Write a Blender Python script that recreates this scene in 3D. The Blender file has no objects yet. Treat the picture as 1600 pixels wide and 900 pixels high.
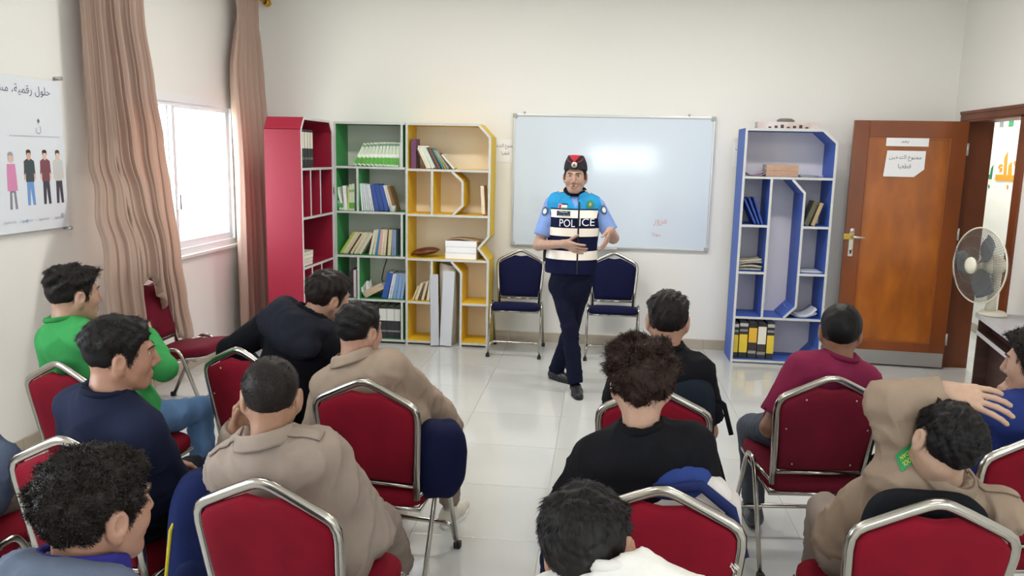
import bpy, bmesh, math, random
import numpy as np
from mathutils import Vector, Matrix
SC = bpy.context.scene
COL = SC.collection
random.seed(7)

# ------------------------------------------------------------------ camera, world, lights, exposure
CAM_H = 1.7305
def cam_axes(yaw=.1093, pitch=.1635, roll=.0215):
    cy, sy = math.cos(yaw), math.sin(yaw)
    f = Vector((-sy*math.cos(pitch), cy*math.cos(pitch), -math.sin(pitch)))
    r = Vector((cy, sy, 0)); u = r.cross(f)
    return math.cos(roll)*r+math.sin(roll)*u, -math.sin(roll)*r+math.cos(roll)*u, f
_r, _u, _f = cam_axes()
cd = bpy.data.cameras.new('camera'); cam = bpy.data.objects.new('camera', cd); COL.objects.link(cam)
cd.sensor_width = 36; cd.lens = 36*1250.86/1600; cd.clip_start = .05
cam.matrix_world = Matrix(((_r.x, _u.x, -_f.x, 0), (_r.y, _u.y, -_f.y, 0), (_r.z, _u.z, -_f.z, CAM_H), (0, 0, 0, 1)))
SC.camera = cam
SC.view_settings.view_transform = 'Standard'; SC.view_settings.look = 'None'
SC.view_settings.gamma = 1; SC.view_settings.use_curve_mapping = False
SC.view_settings.exposure = 0.42
w = bpy.data.worlds.new('sky'); SC.world = w; w.use_nodes = True
wn = w.node_tree.nodes['Background']; wn.inputs[0].default_value = (.81, .92, 1, 1); wn.inputs[1].default_value = 11.0

def area(name, loc, rot, sx, sy, power, color=(1, 1, 1), portal=False):
    l = bpy.data.lights.new(name, 'AREA'); l.shape = 'RECTANGLE'; l.size = sx; l.size_y = sy
    l.energy = power; l.color = color
    o = bpy.data.objects.new(name, l); COL.objects.link(o); o.location = loc; o.rotation_euler = rot
    if portal: l.cycles.is_portal = True
    return o
XL, XR, YB, YF, ZC = -3.217, 2.98, 7.4, -2.6, 3.35
PI = math.pi
# daylight of the two windows (portals), ceiling light panels are built with their fixtures below
area('window_portal', (XL-.16, 5.85, 1.54), (0, -PI/2, 0), 1.2, 1.9, 1, portal=True)
area('side_window_portal', (XL-.16, 1.3, 1.54), (0, -PI/2, 0), 1.2, 1.9, 1, portal=True)
area('right_window_portal', (XR+.22, -1.3, 1.6), (0, PI/2, 0), 1.4, 2.0, 1, portal=True)
area('rear_window_portal', (.4, YF-.16, 1.72), (PI/2, 0, 0), 1.7, .75, 1, portal=True)

# ------------------------------------------------------------------ materials
def C(h):
    h = h.lstrip('#'); v = [int(h[i:i+2], 16)/255 for i in (0, 2, 4)]
    return tuple((x/12.92 if x <= .04045 else ((x+.055)/1.055)**2.4) for x in v)+(1,)
MATS = {}
def mat(name, col, rough=.6, metal=0, var=.0, vscale=8, bump=0, bscale=60, spec=.5, coat=0, sheen=0, sss=0, emit=0, col2=None, stretch=(1, 1, 1)):
    if name in MATS: return MATS[name]
    m = bpy.data.materials.new(name); m.use_nodes = True; nt = m.node_tree; b = nt.nodes['Principled BSDF']
    c = C(col) if isinstance(col, str) else col
    b.inputs['Base Color'].default_value = c; b.inputs['Roughness'].default_value = rough
    b.inputs['Metallic'].default_value = metal; b.inputs['Specular IOR Level'].default_value = spec
    b.inputs['Coat Weight'].default_value = coat; b.inputs['Coat Roughness'].default_value = .08
    if sheen: b.inputs['Sheen Weight'].default_value = sheen; b.inputs['Sheen Roughness'].default_value = .4
    if sss:
        b.inputs['Subsurface Weight'].default_value = sss; b.inputs['Subsurface Radius'].default_value = (.012, .005, .003)
        b.inputs['Subsurface Scale'].default_value = 1
    if emit: b.inputs['Emission Color'].default_value = c; b.inputs['Emission Strength'].default_value = emit
    tc = None
    if var or col2 or bump:
        tc = nt.nodes.new('ShaderNodeTexCoord'); mp = nt.nodes.new('ShaderNodeMapping'); mp.inputs['Scale'].default_value = stretch
        nt.links.new(tc.outputs['Object'], mp.inputs[0])
    if var or col2:
        n = nt.nodes.new('ShaderNodeTexNoise'); n.inputs['Scale'].default_value = vscale; n.inputs['Detail'].default_value = 5
        r = nt.nodes.new('ShaderNodeValToRGB'); r.color_ramp.elements[0].position = .3; r.color_ramp.elements[1].position = .7
        d = C(col2) if col2 else tuple(x*(1-var) for x in c[:3])+(1,)
        r.color_ramp.elements[0].color = d; r.color_ramp.elements[1].color = c if col2 else tuple(min(1, x*(1+var*.5)) for x in c[:3])+(1,)
        nt.links.new(mp.outputs[0], n.inputs[0]); nt.links.new(n.outputs[0], r.inputs[0]); nt.links.new(r.outputs[0], b.inputs['Base Color'])
    if bump:
        n = nt.nodes.new('ShaderNodeTexNoise'); n.inputs['Scale'].default_value = bscale; n.inputs['Detail'].default_value = 3
        bp = nt.nodes.new('ShaderNodeBump'); bp.inputs['Strength'].default_value = bump; bp.inputs['Distance'].default_value = .01
        nt.links.new(mp.outputs[0], n.inputs[0]); nt.links.new(n.outputs[0], bp.inputs['Height']); nt.links.new(bp.outputs[0], b.inputs['Normal'])
    MATS[name] = m
    return m

# ------------------------------------------------------------------ mesh builder
class MB:
    def __init__(s): s.v = []; s.f = []; s.mi = []; s.sm = []
    def add(s, vs, fs, mi=0, sm=False):
        n = len(s.v); s.v += [tuple(map(float, p)) for p in vs]
        for f in fs: s.f.append(tuple(i+n for i in f)); s.mi.append(mi); s.sm.append(sm)
        return s
    def box(s, x0, x1, y0, y1, z0, z1, mi=0, ch=0):
        x0, x1 = min(x0, x1), max(x0, x1); y0, y1 = min(y0, y1), max(y0, y1); z0, z1 = min(z0, z1), max(z0, z1)
        if ch:
            bm = bmesh.new(); bmesh.ops.create_cube(bm, size=1)
            for v in bm.verts: v.co = Vector(((x0+x1)/2+v.co.x*(x1-x0), (y0+y1)/2+v.co.y*(y1-y0), (z0+z1)/2+v.co.z*(z1-z0)))
            bmesh.ops.bevel(bm, geom=bm.edges[:], offset=ch, segments=2, affect='EDGES', profile=.6)
            bm.verts.index_update(); s.add([v.co for v in bm.verts], [[v.index for v in f.verts] for f in bm.faces], mi); bm.free(); return s
        return s.add([(x0, y0, z0), (x1, y0, z0), (x1, y1, z0), (x0, y1, z0), (x0, y0, z1), (x1, y0, z1), (x1, y1, z1), (x0, y1, z1)],
                     [(0, 3, 2, 1), (4, 5, 6, 7), (0, 1, 5, 4), (1, 2, 6, 5), (2, 3, 7, 6), (3, 0, 4, 7)], mi)
    def prism(s, poly, axis, a0, a1, mi=0):
        # poly: 2D points; axis 'x','y','z' = extrude axis; poly coords are the other two axes in order
        def P(u, v, a): return {'x': (a, u, v), 'y': (u, a, v), 'z': (u, v, a)}[axis]
        n = len(poly); vs = [P(u, v, a0) for u, v in poly]+[P(u, v, a1) for u, v in poly]
        return s.add(vs, [tuple(range(n))[::-1], tuple(range(n, 2*n))]+[(i, (i+1) % n, n+(i+1) % n, n+i) for i in range(n)], mi)
    def tube(s, pts, r, seg=8, mi=0, closed=False, cap=True, flat=None, up=None):
        # r: radius or list; flat: second radius (elliptic/flattened tube) along 'up'
        pts = [Vector(p) for p in pts]; n = len(pts); rs = r if isinstance(r, (list, tuple)) else [r]*n
        T = []
        for i in range(n):
            a = pts[i-1] if (i or closed) else pts[0]; b = pts[(i+1) % n] if (i < n-1 or closed) else pts[-1]
            T.append((b-a).normalized())
        u = Vector(up) if up else (Vector((0, 0, 1)) if abs(T[0].z) < .9 else Vector((1, 0, 0)))
        vs = []; base = len(s.v)
        for i in range(n):
            if up: u = Vector(up)
            u = (u-T[i]*u.dot(T[i])).normalized(); w = T[i].cross(u)
            fl = flat if flat else rs[i]
            for k in range(seg):
                a = 2*PI*k/seg+PI/seg
                vs.append(pts[i]+w*math.cos(a)*rs[i]+u*math.sin(a)*fl)
        fs = []
        for i in range(n if closed else n-1):
            j = (i+1) % n
            for k in range(seg):
                k2 = (k+1) % seg; fs.append((i*seg+k, i*seg+k2, j*seg+k2, j*seg+k))
        s.add(vs, fs, mi, seg > 4)
        if cap and not closed: s.add([], []); s.f += [tuple(base+k for k in range(seg))[::-1], tuple(base+(n-1)*seg+k for k in range(seg))]; s.mi += [mi, mi]; s.sm += [False, False]
        return s
    def lathe(s, prof, seg=24, mi=0, M=None):
        vs = []; n = len(prof)
        for k in range(seg):
            a = 2*PI*k/seg
            for r, z in prof:
                p = Vector((r*math.cos(a), r*math.sin(a), z)); vs.append(M @ p if M else p)
        return s.add(vs, [(k*n+i, ((k+1) % seg)*n+i, ((k+1) % seg)*n+i+1, k*n+i+1) for k in range(seg) for i in range(n-1)], mi, True)
    def grid(s, fn, nu, nv, mi=0, sm=True, closeu=False):
        vs = [fn(i/nu, j/nv) for i in range(nu+(0 if closeu else 1)) for j in range(nv+1)]
        N = nu if closeu else nu+1
        return s.add(vs, [(i*(nv+1)+j, ((i+1) % N)*(nv+1)+j, ((i+1) % N)*(nv+1)+j+1, i*(nv+1)+j+1) for i in range(nu) for j in range(nv)], mi, sm)
    def xf(s, M):
        s.v = [tuple(M @ Vector(p)) for p in s.v]; return s
    def build(s, name, m, parent=None, bevel=0, loc=None, thick=0, subsurf=0):
        me = bpy.data.meshes.new(name); me.from_pydata(s.v, [], s.f)
        for mm in (m if isinstance(m, (list, tuple)) else [m]): me.materials.append(mm)
        me.polygons.foreach_set('material_index', s.mi); me.polygons.foreach_set('use_smooth', s.sm); me.update()
        return link(name, me, parent, bevel, loc, thick, subsurf)
def link(name, me, parent=None, bevel=0, loc=None, thick=0, subsurf=0):
    o = bpy.data.objects.new(name, me); COL.objects.link(o)
    if parent: o.parent = parent
    if loc: o.location = loc
    if thick: md = o.modifiers.new('thick', 'SOLIDIFY'); md.thickness = thick; md.offset = 0
    if subsurf: md = o.modifiers.new('sub', 'SUBSURF'); md.levels = md.render_levels = subsurf
    if bevel: md = o.modifiers.new('bevel', 'BEVEL'); md.width = bevel; md.segments = 2; md.limit_method = 'ANGLE'
    return o
def empty(name, loc=(0, 0, 0), rz=0):
    o = bpy.data.objects.new(name, None); COL.objects.link(o); o.location = loc; o.rotation_euler = (0, 0, math.radians(rz)); o.empty_display_size = .1
    return o
def tag(o, label, cat, group=None, kind=None):
    o['label'] = label; o['category'] = cat
    if group: o['group'] = group
    if kind: o['kind'] = kind
    return o
def struct(o, label=None):
    o['kind'] = 'structure'
    if label: o['label'] = label
    return o
def child(name, me, parent, loc=(0, 0, 0), rot=(0, 0, 0), scale=None):
    o = bpy.data.objects.new(name, me); COL.objects.link(o); o.parent = parent; o.location = loc; o.rotation_euler = rot
    if scale: o.scale = scale
    return o
ORD = ['first', 'second', 'third', 'fourth', 'fifth', 'sixth', 'seventh', 'eighth', 'ninth', 'tenth', 'eleventh', 'twelfth', 'thirteenth', 'fourteenth', 'fifteenth', 'sixteenth', 'seventeenth', 'eighteenth']

# Arabic shaping to presentation forms in visual order
_AR = {'ا': (0xFE8D, 0xFE8E), 'ب': (0xFE8F, 0xFE90, 0xFE91, 0xFE92), 'ت': (0xFE95, 0xFE96, 0xFE97, 0xFE98), 'ة': (0xFE93, 0xFE94), 'ح': (0xFEA1, 0xFEA2, 0xFEA3, 0xFEA4),
       'خ': (0xFEA5, 0xFEA6, 0xFEA7, 0xFEA8), 'د': (0xFEA9, 0xFEAA), 'ر': (0xFEAD, 0xFEAE), 'س': (0xFEB1, 0xFEB2, 0xFEB3, 0xFEB4), 'ش': (0xFEB5, 0xFEB6, 0xFEB7, 0xFEB8),
       'ص': (0xFEB9, 0xFEBA, 0xFEBB, 0xFEBC), 'ط': (0xFEC1, 0xFEC2, 0xFEC3, 0xFEC4), 'ع': (0xFEC9, 0xFECA, 0xFECB, 0xFECC), 'ق': (0xFED5, 0xFED6, 0xFED7, 0xFED8),
       'ك': (0xFED9, 0xFEDA, 0xFEDB, 0xFEDC), 'ل': (0xFEDD, 0xFEDE, 0xFEDF, 0xFEE0), 'م': (0xFEE1, 0xFEE2, 0xFEE3, 0xFEE4), 'ن': (0xFEE5, 0xFEE6, 0xFEE7, 0xFEE8),
       'و': (0xFEED, 0xFEEE), 'ي': (0xFEF1, 0xFEF2, 0xFEF3, 0xFEF4), 'ه': (0xFEE9, 0xFEEA, 0xFEEB, 0xFEEC)}
def ar(t):
    out = []
    for i, c in enumerate(t):
        if c not in _AR: out.append(c); continue
        prev = i > 0 and t[i-1] in _AR and len(_AR[t[i-1]]) == 4
        nxt = i < len(t)-1 and t[i+1] in _AR and len(_AR[c]) == 4
        k = (2 if nxt else 0)+(1 if prev else 0); k = {0: 0, 1: 1, 2: 2, 3: 3}[k]
        out.append(chr(_AR[c][k]))
    return ''.join(out[::-1])
def text_mesh(body, size=1.0, res=2):
    c = bpy.data.curves.new('t', 'FONT'); c.body = body; c.size = size; c.align_x = 'CENTER'; c.align_y = 'CENTER'; c.resolution_u = res
    o = bpy.data.objects.new('t', c); COL.objects.link(o)
    bpy.context.view_layer.update()
    me = bpy.data.meshes.new_from_object(o.evaluated_get(bpy.context.evaluated_depsgraph_get()))
    bpy.data.objects.remove(o); bpy.data.curves.remove(c)
    return me
def text(body, width, height, M, m, parent, name='lettering', thick=.0008):
    """flat lettering fitted to width x height, laid in the plane of matrix M (x right, y up, z out)"""
    me = text_mesh(body); v = np.zeros(len(me.vertices)*3); me.vertices.foreach_get('co', v); v = v.reshape(-1, 3)
    lo, hi = v.min(0), v.max(0); sc = np.array([width/max(1e-6, hi[0]-lo[0]), height/max(1e-6, hi[1]-lo[1]), 1])
    v = (v-(lo+hi)/2)*sc; v[:, 2] = thick
    v = np.array([tuple(M @ Vector(p)) for p in v]); me.vertices.foreach_set('co', v.ravel().astype(np.float32)); me.materials.clear(); me.materials.append(m); me.update()
    return link(name, me, parent)
# ------------------------------------------------------------------ the room
M_wall = mat('wall_paint', '#eae8e3', .55, bump=.05, bscale=90)
M_ceil = mat('ceiling_paint', '#f2efe8', .8)
M_tile = mat('floor_tile', '#c2c3c0', .09, var=.06, vscale=1.6, spec=.55)
M_grout = mat('grout', '#c2beb4', .7)
M_base = mat('baseboard_tile', '#b3a898', .25, var=.12, vscale=5)
M_wood = mat('door_wood', '#8f4a1c', .32, var=.3, vscale=3, col2='#6f3714', stretch=(1, 1, .35), coat=.25)
M_wood_panel = mat('door_panel_wood', '#b66820', .3, col2='#8f4c17', vscale=4.2, stretch=(1.6, 1, .6), coat=.3)
M_dwood = mat('frame_wood', '#7a3d1c', .4, col2='#5d2c12', vscale=4, stretch=(1, 1, .3))
M_alu = mat('brushed_metal', '#b9b9b8', .35, metal=.8)
M_white = mat('white_plastic', '#eeeeee', .4)
T = .18
def wall(name, boxes):
    mb = MB()
    for b in boxes: mb.box(*b)
    return struct(mb.build(name, M_wall))
floor = MB().box(XL-.2, 6.0, YF-.2, 12.2, -.2, -.004).build('floor', M_grout); struct(floor)
# tiles 60 cm, shared mesh, joints recessed
tb = MB().box(-.299, .299, -.299, .299, -.02, 0, ch=.0015); tme = None
nt_ = 0
for i in range(-6, 7):
    for j in range(-5, 14):
        cx, cy = .08+i*.6, .1+j*.6
        if cx > XR+.25 or cx < XL-.25 or cy > YB+.2: continue
        if tme is None:
            t0 = tb.build('tile', M_tile, floor, loc=(cx, cy, 0)); tme = t0.data
        else: child('tile', tme, floor, (cx, cy, 0))
for i in range(2):
    for j in range(9): child('tile', tme, floor, (XR+.18+.32+i*.6, 6.1+j*.6, -.0005))
struct(MB().box(XL-T, XR+2, YF-T, YB+5, ZC, ZC+.1).build('ceiling', M_ceil))
wall('wall_back', [(XL-T, XR+T, YB, YB+T, 0, ZC)])
WY0, WY1, WZ0, WZ1 = 4.92, 6.80, .915, 2.14
VY0, VY1 = .35, 2.25
wall('wall_left', [(XL-T, XL, YF-T, VY0, 0, ZC), (XL-T, XL, VY1, WY0, 0, ZC), (XL-T, XL, VY0, VY1, 0, WZ0), (XL-T, XL, VY0, VY1, WZ1, ZC), (XL-T, XL, WY1, YB, 0, ZC), (XL-T, XL, WY0, WY1, 0, WZ0), (XL-T, XL, WY0, WY1, WZ1, ZC)])
RX0, RX1, RZ0, RZ1 = -.42, 1.2, 1.38, 2.08
wall('wall_rear', [(XL, RX0, YF-T, YF, 0, ZC), (RX1, XR, YF-T, YF, 0, ZC), (RX0, RX1, YF-T, YF, 0, RZ0), (RX0, RX1, YF-T, YF, RZ1, ZC)])
DY0, DY1, DZ = 6.2, 7.18, 2.1
TR = .2
UY0, UY1, UZ0, UZ1 = -2.3, -.3, .9, 2.3
wall('wall_right', [(XR, XR+TR, YF-T, UY0, 0, ZC), (XR, XR+TR, UY1, DY0, 0, ZC), (XR, XR+TR, UY0, UY1, 0, UZ0), (XR, XR+TR, UY0, UY1, UZ1, ZC), (XR, XR+TR, DY1, YB, 0, ZC), (XR, XR+TR, DY0, DY1, DZ, ZC)])
# corridor beyond the door
XC = 3.95
wall('wall_corridor', [(XC, XC+.1, 4.5, 12, 0, ZC)])
wall('wall_corridor_end', [(XR+TR, XC, 11.6, 11.7, 0, ZC)])
wall('wall_corridor_near', [(XR+TR, XC, 4.5, 4.6, 0, ZC)])
wall('wall_corridor_inner', [(XR+TR-.05, XR+TR, YB, 11.6, 0, ZC)])
# baseboards: tile pieces 60 cm long
def baseboard(name, a, b, fixed, axis, out):
    """tile pieces along axis from a to b; fixed = wall plane; out = +1/-1 direction into the room"""
    root = empty(name); struct(root); L = .6; n = int(math.ceil((b-a)/L))
    for i in range(n):
        s, e = a+i*L+.001, min(b, a+(i+1)*L)-.001
        if axis == 'x': MB().box(s, e, fixed, fixed+out*.012, 0, .09, ch=.002).build('tile', M_base, root)
        else: MB().box(fixed, fixed+out*.012, s, e, 0, .09, ch=.002).build('tile', M_base, root)
    return root
baseboard('baseboard_back', XL, XR, YB, 'x', -1)
baseboard('baseboard_left', YF, YB-.02, XL, 'y', 1)
baseboard('baseboard_right', YF, DY0-.1, XR, 'y', -1)
baseboard('baseboard_rear', XL+.02, XR-.02, YF, 'x', 1)
baseboard('baseboard_corridor', 4.7, 11.5, XC, 'y', -1)

# windows
M_glass = bpy.data.materials.new('window_glass'); M_glass.use_nodes = True
_nt = M_glass.node_tree; _nt.nodes.clear(); _o = _nt.nodes.new('ShaderNodeOutputMaterial'); _t = _nt.nodes.new('ShaderNodeBsdfTransparent'); _g = _nt.nodes.new('ShaderNodeBsdfGlossy'); _mx = _nt.nodes.new('ShaderNodeMixShader')
_g.inputs['Roughness'].default_value = .02; _mx.inputs[0].default_value = .06
_nt.links.new(_t.outputs[0], _mx.inputs[1]); _nt.links.new(_g.outputs[0], _mx.inputs[2]); _nt.links.new(_mx.outputs[0], _o.inputs[0])
M_frame = mat('window_frame_white', '#e9eaec', .35)
def window(name, span, zz, place, sashes=2):
    """built in local coords: x along wall, y outwards, z up"""
    root = empty(name); struct(root); L = span; z0, z1 = zz
    fr = MB()
    fr.box(0, L, -.02, .08, z0, z0+.05); fr.box(0, L, -.02, .08, z1-.06, z1); fr.box(0, .05, -.02, .08, z0+.05, z1-.06); fr.box(L-.05, L, -.02, .08, z0+.05, z1-.06)
    fr.box(0, L, .0, .01, z1-.09, z1-.06)
    parts = [fr.build('window_frame', M_frame, root)]
    for k in range(sashes):
        a, b = .05+(L-.1)*k/sashes, .05+(L-.1)*(k+1)/sashes; yo = .01 if k % 2 else .045
        if k: a -= .03
        s = MB(); t = .045
        s.box(a, a+t, yo, yo+.03, z0+.05, z1-.06); s.box(b-t, b, yo, yo+.03, z0+.05, z1-.06); s.box(a+t, b-t, yo, yo+.03, z0+.05, z0+.105); s.box(a+t, b-t, yo, yo+.03, z1-.1, z1-.06)
        so = s.build('sash', M_frame, root); parts.append(so)
        MB().box(a+t, b-t, yo+.013, yo+.017, z0+.105, z1-.1).build('pane', M_glass, so)
    hd = MB().box(L/2-.012, L/2+.012, -.02, .012, z0+.35, z0+.47, ch=.004).build('latch', M_alu, root)
    place(root); return root
def pl(r): r.location = (XL-.02, WY0, 0); r.rotation_euler = (0, 0, PI/2)
window('window_1', WY1-WY0, (WZ0, WZ1), pl)
def pl4(r): r.location = (XR+.02, UY1, 0); r.rotation_euler = (0, 0, -PI/2)
window('window_4', UY1-UY0, (UZ0, UZ1), pl4)
def pl3(r): r.location = (XL-.02, VY0, 0); r.rotation_euler = (0, 0, PI/2)
window('window_3', VY1-VY0, (WZ0, WZ1), pl3)
def pl2(r): r.location = (RX1, YF-.02, 0); r.rotation_euler = (0, 0, PI)
window('window_2', RX1-RX0, (RZ0, RZ1), pl2)
for nm, bx in (('window_sill', (XL-.03, XL+.035, WY0-.03, WY1+.03, WZ0-.025, WZ0)),):
    struct(MB().box(*bx, ch=.004).build('trim_1', mat('sill_stone', '#e4e2dc', .4)))
# bright window light of the overcast yard is the sky itself; ground outside keeps it plausible
struct(MB().box(-30, XL-.6, -20, 30, -.6, -.5).build('ground', mat('yard_ground', '#cfc9ba', .9, var=.1)))

# door frame in the right wall
df = empty('trim_2'); struct(df)
MB().box(XR-.015, XR+TR+.01, DY1-.045, DY1, 0, DZ).build('jamb', M_dwood, df)
MB().box(XR-.015, XR+TR+.01, DY0, DY0+.045, 0, DZ).build('jamb', M_dwood, df)
MB().box(XR-.015, XR+TR+.01, DY0, DY1, DZ-.014, DZ).build('head', M_dwood, df)
c = MB(); c.box(XR-.02, XR-.001, DY0-.06, DY1+.06, DZ, DZ+.075, ch=.004); c.box(XR-.028, XR-.001, DY0-.06, DY1+.06, DZ+.05, DZ+.075, ch=.003); c.build('architrave', M_dwood, df)
MB().box(XR-.02, XR-.001, DY1, DY1+.06, 0, DZ).build('architrave', M_dwood, df)
MB().box(XR-.02, XR-.001, DY0-.06, DY0, 0, DZ).build('architrave', M_dwood, df)

# open door leaf resting along the back wall (hinged on the far jamb)
dr = empty('door_1', (XR-.02, 7.085, .012), 0); struct(dr, 'brown wooden door standing open along the end wall')
DW, DH, DT = .885, 2.075, .042
ang = math.radians(180-4.5)
dr.rotation_euler = (0, 0, ang)      # local x runs from the hinge to the free edge; local +y faces the camera
d = MB(); st = .125
d.box(0, st, 0, DT, 0, DH); d.box(DW-st, DW, 0, DT, 0, DH); d.box(st, DW-st, 0, DT, DH-.135, DH); d.box(st, DW-st, 0, DT, 0, .2)
d.build('door_frame', M_wood, dr, bevel=.003)
MB().box(st, DW-st, .009, DT-.009, .2, DH-.135).build('panel', M_wood_panel, dr)
mo = MB()
for yy in (DT-.012, -.002):
    mo.box(st, st+.014, yy, yy+.014, .2, DH-.135); mo.box(DW-st-.014, DW-st, yy, yy+.014, .2, DH-.135); mo.box(st+.014, DW-st-.014, yy, yy+.014, .2, .214); mo.box(st+.014, DW-st-.014, yy, yy+.014, DH-.149, DH-.135)
mo.build('moulding', mat('moulding_wood', '#94521f', .35, coat=.2), dr)
MB().box(.01, DW-.01, DT, DT+.004, .005, .125, ch=.001).build('kick_plate', M_alu, dr)
hp = MB(); hx = DW-.055
hp.box(hx-.02, hx+.02, DT, DT+.005, .93, 1.17, ch=.006)
hp.lathe([(0, .006), (.021, .006), (.022, 0)], 16, M=Matrix.Translation((hx, DT+.004, 1.15)) @ Matrix.Rotation(-PI/2, 4, 'X'))
hp.lathe([(0, .008), (.012, .008), (.012, 0)], 12, M=Matrix.Translation((hx, DT+.004, .985)) @ Matrix.Rotation(-PI/2, 4, 'X'))
M_nickel = mat('worn_nickel', '#d8d2c4', .3, metal=.7); M_brass = mat('brass', '#c2a548', .35, metal=.7)
ho = hp.build('handle_plate', M_nickel, dr)
MB().box(hx-.006, hx+.006, DT+.012, DT+.0135, .955, .985).build('keyhole', mat('black_hole', '#0b0b0b', .8), ho)
hl = MB(); hl.tube([(hx, DT, 1.1), (hx, DT+.045, 1.1), (hx-.02, DT+.05, 1.1), (hx-.1, DT+.05, 1.095)], [.011, .011, .012, .009], 10)
hl.build('lever', M_nickel, dr)
MB().box(hx-.012, DW+.012, DT+.002, DT+.014, 1.075, 1.125, ch=.002).build('latch_plate', M_brass, dr)
for hz in (.25, 1.15, 1.85):
    MB().tube([(-.006, DT-.004, hz-.05), (-.006, DT-.004, hz+.05)], .009, 8).build('hinge', M_alu, dr)

# papers on the door
M_paper = mat('paper', '#f0f0f2', .7); M_ink = mat('pen_ink', '#4a4a55', .7)
def paper(name, label, M, poly, lines, tape=True, parent=None):
    """sheet in plane of M: x right, y up, z out"""
    mb = MB(); mb.prism(poly, 'z', 0, .0008); mb.xf(M)
    o = mb.build(name, M_paper); tag(o, label, 'paper')
    for (s, x, y, wd, ht) in lines:
        text(s, wd, ht, M @ Matrix.Translation((x, y, .0006)), M_ink, o)
    return o
Rd = Matrix.Rotation(math.radians(-4.5), 4, 'Z') @ Matrix.Rotation(PI/2, 4, 'X')   # facing -Y (towards camera), following the leaf
def door_pt(lx, lz):   # point on the visible face at local x, z
    v = Matrix.Rotation(ang, 4, 'Z') @ Vector((lx, DT+.002, lz)); return v+Vector((XR-.02, 7.085, .012))
p1 = door_pt(.46, 1.9)
paper('paper_label', 'narrow white paper strip taped at the top of the brown door', Matrix.Translation(p1) @ Rd, [(-.165, -.034), (.165, -.034), (.165, .034), (-.165, .034)], [(ar('بعد'), -.02, 0, .06, .025)])
p2 = door_pt(.465, 1.725)
paper('paper_sign', 'white sheet with a cut corner and no-smoking writing on the brown door', Matrix.Translation(p2) @ Rd, [(-.16, -.11), (.08, -.11), (.155, -.045), (.155, .105), (-.145, .105)], [(ar('ممنوع التدخين'), 0, .045, .25, .05), (ar('قطعيا'), .0, -.025, .1, .045)])
Rw = Matrix.Rotation(PI/2, 4, 'X')
paper('wall_notice', 'white no-smoking notice on the wall beside the yellow bookcase', Matrix.Translation((-.92, YB-.002, 1.78)) @ Rw, [(-.13, -.11), (.105, -.11), (.105, .1), (-.13, .1)], [(ar('ممنوع التدخين'), .0, .035, .2, .05), (ar('قطعيا'), .02, -.03, .07, .04)])
paper('wall_notice', 'white no-smoking notice on the wall behind the blue bookcase', Matrix.Translation((1.24, YB-.002, 1.79)) @ Rw, [(-.105, -.11), (.15, -.11), (.15, .1), (-.105, .1)], [(ar('ممنوع التدخين'), .02, .05, .2, .05), (ar('قطعيا'), .05, -.02, .07, .045)])

# corridor wall lettering and emblem
M_or = mat('orange_paint', '#f0901c', .6); M_gr = mat('green_paint', '#27764a', .6); M_gy = mat('grey_paint', '#6d7174', .6)
def on_corr(y, z): return Matrix.Translation((XC-.002, y, z)) @ Matrix.Rotation(-PI/2, 4, 'Z') @ Matrix.Rotation(PI/2, 4, 'X')
def corr_poly(name, m, polys, label, cat='lettering'):
    mb = MB()
    for pg in polys: mb.prism([(y, z) for y, z in pg], 'x', XC-.006, XC-.001)
    o = mb.build(name, m); tag(o, label, cat); return o
corr_poly('wall_lettering', M_gr, [[(8.95, 1.85), (8.89, 1.875), (8.865, 1.645), (8.80, 1.645), (8.79, 1.71), (8.752, 1.745), (8.762, 1.60), (8.90, 1.598), (9.2, 1.598), (9.2, 1.645), (8.93, 1.645)],
    [(8.89, 1.535), (8.872, 1.505), (8.852, 1.52), (8.868, 1.545)], [(8.815, 1.535), (8.8, 1.503), (8.782, 1.518), (8.796, 1.543)]], 'green painted Arabic letters on the corridor wall')
corr_poly('wall_lettering', M_or, [[(8.54, 1.815), (8.488, 1.874), (8.47, 1.65), (8.435, 1.65), (8.44, 1.74), (8.386, 1.778), (8.366, 1.65), (8.2, 1.65), (8.0, 1.65), (8.0, 1.596), (8.66, 1.59), (8.685, 1.6), (8.68, 1.65), (8.52, 1.65)],
    [(8.35, 1.765), (8.33, 1.785), (8.0, 1.76), (8.0, 1.72), (8.3, 1.728)], [(8.43, 1.545), (8.413, 1.51), (8.395, 1.53), (8.41, 1.555)],
    [(8.64, 1.74), (8.59, 1.755), (8.56, 1.74), (8.565, 1.728), (8.6, 1.735), (8.615, 1.72), (8.56, 1.712), (8.565, 1.68), (8.61, 1.672), (8.605, 1.69), (8.58, 1.695), (8.64, 1.712)]], 'orange painted Arabic letters on the corridor wall')
fl = empty('painted_flag', (XC, 8.58, 2.12)); tag(fl, 'grey, white and green painted flag band high on the corridor wall', 'flag')
for nm, a, b, m in (('grey_band', .14, .05, M_gy), ('white_band', .05, -.045, mat('white_paint', '#e8ecec', .6)), ('green_band', -.045, -.135, M_gr)):
    MB().box(-.006, -.001, b, a, 0, .05).build(nm, m, fl)
struct(MB().box(XC-.03, XC, 8.12, 8.19, 0, 2.12).build('trim_3', M_dwood))

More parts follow.
